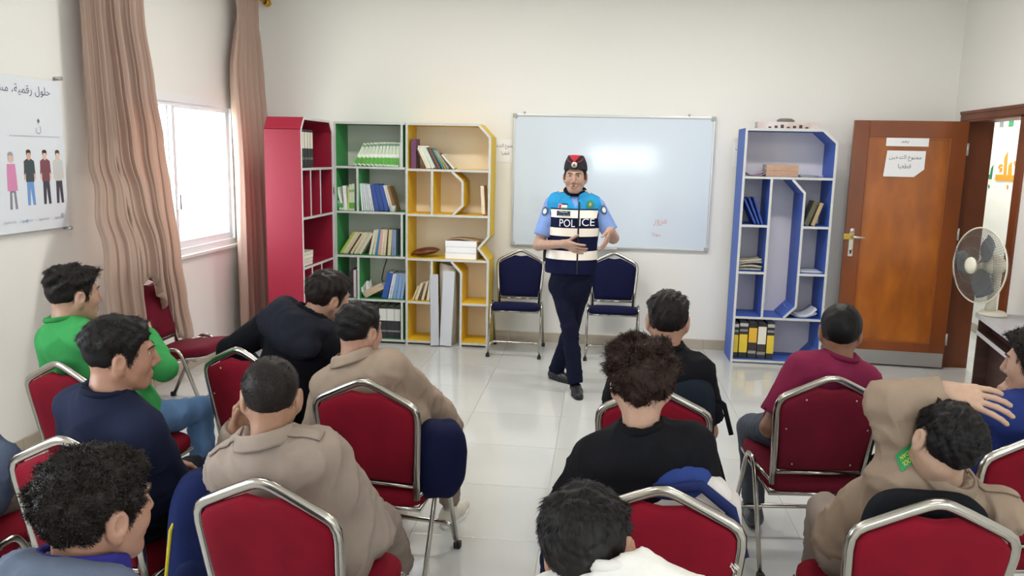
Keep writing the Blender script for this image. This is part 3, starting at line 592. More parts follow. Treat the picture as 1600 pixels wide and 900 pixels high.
# yellow case: oval brown pouch, white paper block, foam boards
ov = empty('leather_pouch', (YX+.15, GY+.14, .801)); tag(ov, 'brown oval leather pouch on the yellow bookcase shelf', 'pouch')
def pouch(u, v):
    a = 2*PI*u; b_ = PI*(v-.5); return (.125*math.cos(a)*math.cos(b_), .09*math.sin(a)*math.cos(b_), .048+.036*math.sin(b_)+.28*.125*math.cos(a)*math.cos(b_)*.5)
MB().grid(pouch, 28, 12, closeu=True).build('body', mat('brown_leather', '#5e2f20', .4, var=.3, vscale=30, bump=.2, bscale=80), ov)
MB().tube([(.127*math.cos(2*PI*k/28), .092*math.sin(2*PI*k/28), .048+.0175*math.cos(2*PI*k/28)) for k in range(28)], .006, 6, closed=True).build('piping', mat('light_leather', '#7b4a34', .5), ov)
pb = empty('paper_block', (YX+.50, GY+.12, .801)); tag(pb, 'thick block of white paper reams on the yellow bookcase', 'papers')
for i in range(3):
    MB().box(-.145+.004*(i % 2), .14, -.1, .12, .0005+i*.055, .055+i*.055-.001, ch=.003).build('ream', mat('ream_white', '#f3f3f6', .7, bump=.1, bscale=500, stretch=(.02, .02, 1)), pb)
MB().grid(lambda u, v: (-.14+.3*u+.02*v, -.08+.2*v, .168+.012*math.sin(4*u)), 8, 4).build('cover_sheet', mat('sheet_brownish', '#b99f86', .7), pb, thick=.002)
fb = [(-.062, 0, .038, .66, 1.5), (.03, .012, .055, .69, -3)]
for i, (xo, yo, wd, hh, tl) in enumerate(fb):
    o = empty('foam_board', (YX+.345+xo, 6.99+yo, .002)); tag(o, ('narrow grey-white foam board standing in the yellow bookcase', 'wide white foam board standing in the yellow bookcase')[i], 'board')
    o.rotation_euler = (math.radians(-4), math.radians(-tl*.4), math.radians((18, -8)[i]))
    MB().box(-wd, wd, 0, .03, .008, hh, ch=.003).build('panel', mat('foam_board%d' % i, ('#b9bcc4', '#c9ccd2')[i], .6), o)
    MB().box(-wd+.004, wd-.004, .03, .034, .012, hh-.004).build('backing', mat('grey_board', '#55565c', .6), o)
o = empty('paper_roll', (YX+.37, 7.16, .002)); tag(o, 'crumpled paper roll standing behind the foam boards', 'paper roll')
MB().grid(lambda u, v: ((.075+.008*math.sin(6*PI*u+4*v))*math.cos(2*PI*u), (.07)*math.sin(2*PI*u), .74*v+.01*math.sin(4*PI*u)*v), 24, 6, closeu=True).build('roll', mat('sheet_roll', '#cfc9bf', .7), o, thick=.003)
# cup, bag, cable, leaning papers on the green case
cu = empty('paper_cup', (GX+.53, 7.06, 1.2105)); tag(cu, 'small white cup in front of the blue books on the green bookcase', 'cup')
MB().lathe([(0, .003), (.022, .003), (.022, 0), (.025, 0), (.03, .055), (.032, .057), (.028, .056), (.023, .01), (0, .01)], 18).build('cup_body', M_white, cu)
def bag_fn(u, v):
    a = 2*PI*u; b_ = PI*(v-.5); r = 1+.14*math.sin(5*a+3*v)+.1*math.sin(9*a)
    return (.085*r*math.cos(a)*math.cos(b_), .07*r*math.sin(a)*math.cos(b_), .115+.11*math.sin(b_)*(1+.1*math.sin(3*a)))
o = empty('plastic_bag', (GX+.11, 7.29, 1.211)); tag(o, 'crumpled dark blue plastic bag behind books on the green bookcase', 'bag')
MB().grid(bag_fn, 30, 14, closeu=True).build('bag_body', mat('bag_film', '#4c5068', .3, var=.3, vscale=30), o)
o = empty('power_cable', (GX+.38, 7.3, .41)); tag(o, 'black cable hanging in the fourth row of the green bookcase', 'cable')
MB().tube([(.02, .04, .38), (.02, .03, .33), (.0, .0, .25), (-.015, -.02, .15), (.02, -.05, .08), (.06, -.08, .012)], .005, 8).build('cord', mat('black_rubber', '#151515', .5), o)
sheets('paper_sheets', 'white papers leaning against the divider of the green bookcase', GX+.235, GX+.30, GY+.03, GY+.2, .412, 4, 'e6e6e4', 9, curl=.5).rotation_euler = (0, math.radians(-8), 0)
b_ = book('open cream album lying aslant on the fourth green shelf', 0, 0, 0, .06, .19, .2, 'cdb79c'); b_.rotation_euler = (0, math.radians(62), 0); b_.location = (GX+.245, GY+.02, .466)

# ------------------------------------------------------------------ chairs
M_chrome = mat('chrome', '#b3aea6', .2, metal=1.0)
M_rubber = mat('rubber_foot', '#1a1a1a', .7)
def arc(p0, c, p1, n=5):   # quadratic curve
    p0, c, p1 = Vector(p0), Vector(c), Vector(p1); return [(1-t)**2*p0+2*t*(1-t)*c+t*t*p1 for t in [i/n for i in range(n+1)]]
CH_PARTS = {}
def back_y(z): return -.205-.075*(z-.45)/.43
def chair_meshes(fab, key):
    # hoop outline in (x,z)
    def hoop(sx):
        pts = [(.182, .40), (.192, .55), (.202, .68), (.206, .735), (.204, .768), (.194, .79), (.174, .804), (.12, .831), (.065, .858), (.032, .873), (.014, .879), (0, .88)]
        return [(sx*x, back_y(z), z) for x, z in pts]
    left = hoop(-1); right = hoop(1)[::-1]
    hp = MB().tube(left+right[1:], .0155, 10, flat=.0125, up=(0, -1, 0))
    # cushion back: outline inset from the hoop with a dipped top
    def outl(k):
        pts = [(-.168+k, .47+k), (-.183+k, .60), (-.193+k, .72), (-.192+k, .76-k*.3), (-.172+k*.5, .785-k), (-.11, .815-k), (-.055, .838-k), (-.03, .834-k), (0, .83-k)]
        return pts+[(-x, z) for x, z in pts[::-1][1:]]
    q = MB(); o0 = outl(.0); o1 = outl(.012); n = len(o0)
    def lay(o, dy): return [(x, back_y(z)+dy, z) for x, z in o]
    def sc(k): return [(x*k, .655+(z-.655)*k) for x, z in outl(.014)]
    L = [lay(sc(.35), -.0185), lay(sc(.75), -.018), lay(outl(.014), -.017), lay(o0, -.009), lay(o0, .012), lay(outl(.014), .028), lay(sc(.8), .038), lay(sc(.4), .041)]; NL = len(L)
    vs = sum(L, []); fs = []
    for a in range(NL-1):
        for i in range(n): fs.append((a*n+i, a*n+(i+1) % n, (a+1)*n+(i+1) % n, (a+1)*n+i))
    fs.append(tuple(range(n))[::-1]); fs.append(tuple((NL-1)*n+i for i in range(n)))
    q.add(vs, fs, 0, True)
    # seat cushion: rounded slab
    def seat(u, v):
        a = 2*PI*u; ca, sa = math.cos(a), math.sin(a); e = .28
        sx = math.copysign(abs(ca)**e, ca); sy = math.copysign(abs(sa)**e, sa)
        prof = [(0, .418), (.93, .418), (.985, .425), (1, .44), (.99, .458), (.95, .472), (.8, .48), (.5, .484), (0, .486)]
        r, z = prof[int(round(v*8))]; wx = .212-.014*(sy < 0)*abs(sy)
        return (wx*r*sx, .005+.212*r*sy, z-.006+.13*(.212*r*sy-.2))
    s = MB().grid(seat, 44, 8, closeu=True)
    sf = MB(); sf.tube([(-.19, -.19, .355), (.19, -.19, .355), (.2, .19, .405), (-.2, .19, .405)], .011, 8, closed=True)
    # inverted-V side legs
    def side(sx):
        x = sx*.222
        pts = [Vector((sx*.225, .215, 0))]+arc((x, .07, .385), (x, .045, .452), (x, .01, .452), 5)+arc((x, -.02, .452), (x, -.055, .452), (x, -.085, .385), 5)+[Vector((sx*.225, -.265, 0))]
        return MB().tube(pts, .013, 8, flat=.0095, up=(1, 0, 0))
    st = MB(); zc = .12
    st.tube([Vector((-.222, .19, .05))]+arc((-.215, .185, .09), (-.21, .18, zc+.01), (-.17, .18, zc+.01), 4)+arc((.17, .18, zc+.01), (.21, .18, zc+.01), (.215, .185, .09), 4)+[Vector((.222, .19, .05))], .010, 8)
    def br(sx): return MB().tube([(sx*.182, -.197, .405), (sx*.222, -.03, .44)], .009, 8)
    rl = MB().tube([(-.185, back_y(.455), .455), (.185, back_y(.455), .455)], .009, 8)
    ft = MB()
    for sx in (-1, 1):
        for y in (.215, -.265): ft.box(sx*.225-.014, sx*.225+.014, y-.014, y+.014, 0, .03, ch=.003)
    parts = [('back_frame', hp, M_chrome), ('backrest', q, fab), ('seat', s, fab), ('seat_frame', sf, M_chrome), ('leg_frame', side(-1), M_chrome), ('leg_frame', side(1), M_chrome), ('stretcher', st, M_chrome), ('seat_bracket', br(-1), M_chrome), ('seat_bracket', br(1), M_chrome), ('back_rail', rl, M_chrome)]
    out = []
    for nm, mb, m in parts:
        o = mb.build(nm, m); out.append((nm, o.data, nm == 'backrest')); bpy.data.objects.remove(o)
    for sx in (-1, 1):
        for y in (.215, -.265):
            o = MB().box(sx*.225-.015, sx*.225+.015, y-.015, y+.015, 0, .03, ch=.003).build('foot', M_rubber); out.append(('foot', o.data, False)); bpy.data.objects.remove(o)
    for x, z in ((-.1, .79), (.1, .79), (-.165, .66), (.165, .66), (-.12, .5), (.12, .5)):
        o = MB().lathe([(0, .003), (.0032, .0025), (.0035, 0)], 8, M=Matrix.Translation((x, back_y(z)-.017, z)) @ Matrix.Rotation(PI/2, 4, 'X')).build('screw', M_alu); out.append(('screw', o.data, False)); bpy.data.objects.remove(o)
    return out
def fabric(name, col, col2): return mat(name, col, .85, col2=col2, vscale=7, bump=.12, bscale=700, spec=.15)
FAB = {'red': fabric('chair_velvet_red', '#7d0e22', '#6a0a1b'), 'burgundy': fabric('chair_velvet_burgundy', '#6b1628', '#5a1121'), 'navy': fabric('chair_velvet_navy', '#14163a', '#101232')}
for k in FAB: CH_PARTS[k] = chair_meshes(FAB[k], k)
CHAIRS = {}
def chair(key, label, apex, yaw, kind='red', group='banquet chairs', screws=False):
    """apex: xy of the hoop's top; yaw deg (0 faces +Y, positive turns left)"""
    a = math.radians(yaw); x, y = apex[0]-.28*math.sin(a)*1, apex[1]+.28*math.cos(a)
    r = empty('banquet_chair', (x, y, .0005), yaw); tag(r, label, 'chair', group)
    for nm, me, _ in CH_PARTS[kind]:
        if nm == 'screw' and not screws: continue
        child(nm, me, r)
    CHAIRS[key] = (x, y, yaw); return r
chair('n1', 'navy chair with chrome frame beside the yellow bookcase', (-.715, 7.22), 180, 'navy', 'navy chairs under the whiteboard')
chair('n2', 'navy chair with chrome frame partly behind the officer', (.13, 7.24), 180, 'navy', 'navy chairs under the whiteboard')
chair('c1', 'red chair of the person in the green sweater', (-2.11, 2.85), -16)
chair('c2', 'red chair of the person in the navy t-shirt', (-1.54, 2.08), -6, screws=True)
chair('c3', 'red chair of the person in the black hoodie', (-1.53, 3.2), -18, screws=True)
chair('c4', 'red chair with a dark navy bag at its side, near the aisle', (-.865, 2.83), -7)
chair('c5', 'red chair beside the navy backpack with yellow piping', (-.85, 1.88), -8)
chair('c6', 'red chair with a black backpack hung on its back', (.225, 2.93), -2)
chair('c7', 'red chair with frayed edge and a blue and white backpack', (.187, 2.0), -6)
chair('c8', 'burgundy chair of the person in the maroon t-shirt', (.945, 3.22), 6, 'burgundy', screws=True)
chair('c9', 'red chair of the person resting a hand on the head', (.885, 2.03), 2)
chair('c10', 'red chair of the person in the blue sweater by the desk', (1.475, 2.66), 10)
chair('c11', 'empty burgundy chair under the draped curtain', (-2.985, 4.96), -90, 'burgundy', screws=False)
chair('c12', 'red chair cut off by the edge behind the grey-sleeved person', (-2.14, 2.0), -6)

# ------------------------------------------------------------------ desk and fan
M_desk = mat('desk_laminate_dark', '#4a3128', .45, col2='#33211b', vscale=5, stretch=(1, 1, 6)); M_dtop = mat('desk_top_grey', '#a5a3a8', .3); M_dedge = mat('desk_edge_grey', '#c2c2c6', .4)
dk = empty('office_desk', (2.61, 5.79, 0), 0); dk.rotation_euler = (0, 0, math.radians(-11)); tag(dk, 'dark brown office desk with grey top beside the door', 'desk')
DL = 1.5; DD = .62   # local: x to the wall (+), y towards camera (-)
DD = .36
MB().box(0, DD, -DL, 0, .702, .73, ch=.004).build('desk_top', M_dtop, dk)
MB().box(-.003, 0, -DL, 0, .698, .732).build('edge_band', M_dedge, dk)
MB().box(.02, DD-.02, -.03, -.008, 0, .702).build('side_panel', M_desk, dk)
MB().box(.02, DD-.02, -DL+.008, -DL+.03, 0, .702).build('side_panel', M_desk, dk)
MB().box(.10, .12, -DL+.03, -.03, .06, .702).build('modesty_panel', M_desk, dk)
MB().box(.012, .10, -DL+.03, -.03, .58, .598).build('shelf', M_desk, dk); MB().box(.009, .012, -DL+.03, -.03, .58, .608).build('shelf_edge', M_dedge, dk)
MB().box(.012, .10, -DL+.03, -.03, .20, .218).build('shelf', M_desk, dk); MB().box(.009, .012, -DL+.03, -.03, .2, .228).build('shelf_edge', M_dedge, dk)

M_fanw = mat('fan_plastic', '#dcd6c4', .4); M_wire = mat('fan_wire', '#77756f', .4, metal=.4); M_blade = mat('fan_blade', '#5d6268', .25)
fan = empty('table_fan', (2.625, 5.70, .7315)); tag(fan, 'cream desk fan with wire guard standing on the desk', 'fan')
Rf = Matrix.Translation((-.075, -.01, .335)) @ Matrix.Rotation(math.radians(194), 4, 'Z') @ Matrix.Rotation(PI/2, 4, 'Y') @ Matrix.Rotation(math.radians(0), 4, 'X')   # local z = facing direction
def fl_(p): return Rf @ Vector(p)
MB().lathe([(0, .03), (.07, .028), (.085, .015), (.09, 0), (0, 0)], 28, M=Matrix.Translation((.045, -.015, 0))).build('base', M_fanw, fan)
MB().tube([(.03, 0, .02), (.04, 0, .12), (.045, 0, .26), (.03, 0, .33)], [.035, .028, .03, .03], 14).build('stand', M_fanw, fan)
MB().lathe([(0, -.17), (.05, -.165), (.07, -.13), (.075, -.06), (.06, -.03), (0, -.03)], 20, M=Rf).build('motor_housing', M_fanw, fan)
FR = .255
MB().lathe([(0, .078), (.03, .077), (.055, .068), (.06, .055), (.05, .05), (0, .05)], 24, M=Rf).build('hub_cap', M_fanw, fan)
g = MB()
for k in range(84):
    a = 2*PI*k/84
    g.tube([fl_((r_*math.cos(a+tw), r_*math.sin(a+tw), z_)) for r_, z_, tw in ((.05, .062, 0), (.12, .066, .04), (.2, .05, .08), (FR, 0, .1))], .0012, 4, cap=False)
for rr, zz in ((.12, .066), (.2, .05)): g.tube([fl_((rr*math.cos(2*PI*k/40), rr*math.sin(2*PI*k/40), zz)) for k in range(40)], .0014, 4, closed=True)
g.build('front_guard', M_wire, fan)
g = MB()
for k in range(84):
    a = 2*PI*k/84
    g.tube([fl_((r_*math.cos(a), r_*math.sin(a), z_)) for r_, z_ in ((.06, -.06), (.15, -.062), (.22, -.045), (FR, 0))], .0012, 4, cap=False)
g.build('rear_guard', M_wire, fan)
MB().tube([fl_((FR*math.cos(2*PI*k/48), FR*math.sin(2*PI*k/48), 0)) for k in range(48)], .0055, 8, closed=True).build('guard_ring', M_fanw, fan)
for k in range(3):
    a0 = 2*PI*k/3+.5; mb = MB()
    def bl(u, v, a0=a0):
        r_ = .03+.19*u; a = a0+(v-.5)*(1.5-.35*u)*(.55+.45*math.sin(PI*min(1, u*1.1))); return tuple(fl_((r_*math.cos(a), r_*math.sin(a), .012-.045*(v-.5)*(1-.3*u))))
    mb.grid(bl, 8, 8); mb.build('blade', M_blade, fan, thick=.002)
# ------------------------------------------------------------------ people: signed-distance modelling
def V(*a): return np.array(a, float)
def at(px, py, Y):
    d = (px-800)/1250.86*_r-(py-450)/1250.86*_u+_f; t = Y/d.y
    return V(d.x*t, Y, CAM_H+d.z*t)
def unit(v): v = np.asarray(v, float); return v/max(1e-9, np.linalg.norm(v))
def RZ(deg): a = math.radians(deg); return np.array([[math.cos(a), -math.sin(a), 0], [math.sin(a), math.cos(a), 0], [0, 0, 1]])
def RX(deg): a = math.radians(deg); return np.array([[1, 0, 0], [0, math.cos(a), -math.sin(a)], [0, math.sin(a), math.cos(a)]])
def RY(deg): a = math.radians(deg); return np.array([[math.cos(a), 0, math.sin(a)], [0, 1, 0], [-math.sin(a), 0, math.cos(a)]])
class SDF:
    def __init__(s, lo, hi, h):
        s.lo = np.asarray(lo, float); s.h = h; n = np.ceil((np.asarray(hi, float)-s.lo)/h).astype(int)+2
        s.ax = [(s.lo[i]+h*np.arange(n[i])).astype(np.float32) for i in range(3)]
        s.F = np.full(n, .2, np.float32)
    def sub_(s, lo, hi):
        sl = []
        for i in range(3):
            a = int(max(0, math.floor((lo[i]-s.lo[i])/s.h))); b = int(min(len(s.ax[i]), math.ceil((hi[i]-s.lo[i])/s.h)+1))
            if b <= a: return None
            sl.append(slice(a, b))
        return tuple(sl)
    def put(s, sl, d, k, op):
        A = s.F[sl]
        if op == 'sub': d = -d; A2, B2 = -A, -d
        else: A2, B2 = A, d
        if k > 1e-6:
            hh = np.clip(.5+.5*(A2-B2)/k, 0, 1); r = A2+(B2-A2)*hh-k*hh*(1-hh)
        else: r = np.minimum(A2, B2)
        s.F[sl] = -r if op == 'sub' else r
    def grid(s, sl): return s.ax[0][sl[0]][:, None, None], s.ax[1][sl[1]][None, :, None], s.ax[2][sl[2]][None, None, :]
    def rc(s, a, b, ra, rb=None, k=.02, op='add', flat=None):
        """round cone a->b; flat=(axis, factor): scale distance along axis (factor>1 makes it thinner there)"""
        a = np.asarray(a, float); b = np.asarray(b, float); rb = ra if rb is None else rb
        m = max(ra, rb)+k+.03
        sl = s.sub_(np.minimum(a, b)-m, np.maximum(a, b)+m)
        if sl is None: return s
        X, Y, Z = s.grid(sl); ab = b-a; L = float(ab@ab)+1e-9
        px, py, pz = X-a[0], Y-a[1], Z-a[2]
        t = np.clip((px*ab[0]+py*ab[1]+pz*ab[2])/L, 0, 1)
        dx, dy, dz = px-t*ab[0], py-t*ab[1], pz-t*ab[2]
        if flat is not None:
            u, f = flat; c = (dx*u[0]+dy*u[1]+dz*u[2])*(f-1); dx = dx+c*u[0]; dy = dy+c*u[1]; dz = dz+c*u[2]
            d = (np.sqrt(dx*dx+dy*dy+dz*dz)-(ra+t*(rb-ra)))/max(1, f**.5)
        else: d = np.sqrt(dx*dx+dy*dy+dz*dz)-(ra+t*(rb-ra))
        s.put(sl, d.astype(np.float32), k, op); return s
    def el(s, c, r, R=None, k=.02, op='add'):
        c = np.asarray(c, float); r = np.asarray(r, float); m = float(r.max())+k+.03
        sl = s.sub_(c-m, c+m)
        if sl is None: return s
        X, Y, Z = s.grid(sl); px, py, pz = X-c[0], Y-c[1], Z-c[2]
        if R is not None:
            px, py, pz = (px*R[0, 0]+py*R[1, 0]+pz*R[2, 0]), (px*R[0, 1]+py*R[1, 1]+pz*R[2, 1]), (px*R[0, 2]+py*R[1, 2]+pz*R[2, 2])
        qx, qy, qz = px/r[0], py/r[1], pz/r[2]; k0 = np.sqrt(qx*qx+qy*qy+qz*qz); k1 = np.sqrt((qx/r[0])**2+(qy/r[1])**2+(qz/r[2])**2)+1e-6
        s.put(sl, (k0*(k0-1)/k1).astype(np.float32), k, op); return s
    def mesh(s):
        F = s.F; F[0] = F[-1] = .05; F[:, 0] = F[:, -1] = .05; F[:, :, 0] = F[:, :, -1] = .05
        S = F < 0
        c = np.zeros(tuple(n-1 for n in F.shape), np.uint8)
        offs = [(i, j, k) for i in (0, 1) for j in (0, 1) for k in (0, 1)]
        sh = c.shape
        for i, j, k in offs: c += S[i:i+sh[0], j:j+sh[1], k:k+sh[2]]
        act = (c > 0) & (c < 8); idx = np.full(sh, -1, np.int32); ijk = np.argwhere(act); n = len(ijk)
        if n == 0: return np.zeros((0, 3)), np.zeros((0, 4), int)
        idx[act] = np.arange(n); acc = np.zeros((n, 3)); cnt = np.zeros(n)
        for a in offs:
            for ax in range(3):
                if a[ax]: continue
                b = list(a); b[ax] = 1
                fa = F[ijk[:, 0]+a[0], ijk[:, 1]+a[1], ijk[:, 2]+a[2]]; fb = F[ijk[:, 0]+b[0], ijk[:, 1]+b[1], ijk[:, 2]+b[2]]
                m = (fa < 0) != (fb < 0); t = np.where(m, fa/np.where(m, fa-fb, 1), 0)
                p = np.tile(np.array(a, float), (n, 1)); p[:, ax] += t; acc += p*m[:, None]; cnt += m
        v = (ijk+acc/cnt[:, None])*s.h+s.lo; Q = []
        for ax in range(3):
            o1, o2 = [(1, 2), (2, 0), (0, 1)][ax]
            A = [slice(1, -1)]*3; A[ax] = slice(0, -1); B = [slice(1, -1)]*3; B[ax] = slice(1, None)
            sa, sb = S[tuple(A)], S[tuple(B)]; e = np.argwhere(sa != sb)
            if len(e) == 0: continue
            fl = sa[e[:, 0], e[:, 1], e[:, 2]]; g = e.copy(); g[:, o1] += 1; g[:, o2] += 1
            def at_(d1, d2): q = g.copy(); q[:, o1] -= d1; q[:, o2] -= d2; return idx[q[:, 0], q[:, 1], q[:, 2]]
            q = np.stack([at_(1, 1), at_(0, 1), at_(0, 0), at_(1, 0)], 1); q[~fl] = q[~fl][:, ::-1]; Q.append(q)
        Q = np.concatenate(Q); Q = Q[(Q >= 0).all(1)]
        return v, Q
def unit3(a): return a/np.maximum(1e-9, np.linalg.norm(a, axis=1))[:, None]
def vnormals(v, q):
    n = np.zeros_like(v); fn = np.cross(v[q[:, 2]]-v[q[:, 0]], v[q[:, 3]]-v[q[:, 1]])
    for i in range(4): np.add.at(n, q[:, i], fn)
    return n/np.maximum(1e-12, np.linalg.norm(n, axis=1))[:, None]
def snoise(p, freq, seed, oct_=3):
    """cheap smooth noise: warped sums of sines"""
    rng = np.random.default_rng(seed); out = np.zeros(len(p)); a = 1
    for o in range(oct_):
        W = p @ rng.normal(0, 1, (3, 3))*freq*.5
        q = p*freq+.8*np.sin(W)
        for _ in range(3):
            d = unit(rng.normal(0, 1, 3)); out += a*np.sin(q @ d*2*PI+rng.uniform(0, 6))/3
        freq *= 1.9; a *= .5
    return out
def np_mesh(name, v, q, m, parent=None, smooth=True):
    me = bpy.data.meshes.new(name); nv, nf, k = len(v), len(q), q.shape[1]
    me.vertices.add(nv); me.vertices.foreach_set('co', v.astype(np.float32).ravel())
    me.loops.add(nf*k); me.loops.foreach_set('vertex_index', q.astype(np.int32).ravel())
    me.polygons.add(nf); me.polygons.foreach_set('loop_start', np.arange(0, nf*k, k, dtype=np.int32)); me.polygons.foreach_set('loop_total', np.full(nf, k, np.int32))
    me.polygons.foreach_set('use_smooth', np.full(nf, smooth)); me.materials.append(m); me.update(calc_edges=True); me.validate()
    return link(name, me, parent)
def join_np(parts):
    vs, qs, o = [], [], 0
    for v, q in parts: vs.append(v); qs.append(q+o); o += len(v)
    return np.concatenate(vs), np.concatenate(qs)
def cloth_noise(v, q, amp, seed, freq=9, fold=(0, 0, 1)):
    """soft swells plus long directed creases"""
    n = vnormals(v, q); r = snoise(v, freq*.7, seed, 2); out = r*.7
    for k, d in enumerate(((.75, .25, .6), (-.75, .25, .6), (.1, .3, 1.0))):
        d = unit(d); p = v-np.outer(v @ d, d)*.78; c = np.exp(-np.abs(snoise(p, freq*1.35, seed+3+k, 1))*4.5)-.3
        out += 1.5*c*np.clip(.3+.9*snoise(v, freq*.45, seed+11+k, 1), 0, 1)
    return v+n*(amp*out)[:, None]

SKINS = {}
def skin(col):
    if col not in SKINS:
        c = np.array(C(col)[:3]); g_ = c.mean(); c = (c+(g_-c)*.2)*.86; SKINS[col] = mat('skin_'+col, (c[0], c[1], c[2], 1), .5, var=.1, vscale=30, sss=.12, bump=.04, bscale=350)
    return SKINS[col]
def cloth(col, kind='cotton', col2=None):
    return mat(f'{kind}_{col}', '#'+col, .85, var=.14, vscale=9, bump=.18 if kind != 'denim' else .25, bscale=520, spec=.12, col2=col2)
M_eye = mat('eye_white', '#b9afa6', .4); M_iris = mat('eye_iris', '#1e120c', .2); M_lip = None

def head_sdf(nb, h=.0035, jaw=1.0, open_mouth=False):
    """head-local field; nb: neck base in head-local coordinates"""
    nb = np.asarray(nb); lo = np.minimum(V(-.105, -.125, -.13), nb-.075); hi = np.maximum(V(.105, .14, .145), nb+.075)
    s = SDF(lo, hi, h)
    s.el((0, -.012, .032), (.073, .094, .083), k=.01)
    s.el((0, .03, -.004), (.061, .064, .086), k=.03)
    s.el((0, .036, -.062), (.046*jaw, .05, .043), k=.03)
    skull = s.F.copy()
    s.el((0, .074, -.09), (.024, .02, .017), k=.02)
    for x in (-1, 1):
        s.el((x*.037, .06, -.022), (.024, .024, .026), k=.03)
        s.rc((x*.034, .083, .034), (x*.012, .092, .031), .008, .008, k=.015)
        s.el((x*.031, .103, .016), (.017, .014, .011), k=.012, op='sub')
        s.rc((x*.0, .1, -.03), (x*.014, .098, -.031), .008, .0075, k=.008)
        # ears
        R = RZ(-x*22) @ RX(-10)
        s.el((x*.08, -.008, -.002), (.0085, .0205, .031), R, k=.008)
        s.el((x*.088, -.004, .003), (.0045, .011, .018), R, k=.004, op='sub')
        s.el((x*.076, -.004, -.03), (.007, .009, .009), R, k=.006)
        # jaw line
        s.rc((x*.05*jaw, .002, -.042), (x*.024*jaw, .064, -.088), .018, .016, k=.03)
    s.rc((0, .092, .024), (0, .114, -.02), .0085, .0115, k=.014)
    s.rc((-.017, .0945, -.0555), (.017, .0945, -.0555), .0065, k=.01); s.rc((-.014, .092, -.067), (.014, .092, -.067), .0075, k=.01)
    if open_mouth: s.el((0, .108, -.0605), (.014, .012, .0045), k=.004, op='sub')
    else: s.el((0, .106, -.0612), (.02, .008, .0016), k=.004, op='sub')
    # neck
    s.rc((0, -.028, -.045), nb+V(0, .004, 0), .05, .054, k=.03)
    s.rc((0, .0, -.07), nb+V(0, .028, .0), .036, .04, k=.03)
    return s, skull
HL = [(-.13, -.085), (-.075, -.082), (-.045, -.066), (-.031, -.03), (-.026, .012), (0, .032), (.012, .024), (.018, -.01), (.03, -.012), (.038, .02), (.05, .04), (.07, .058), (.1, .066)]
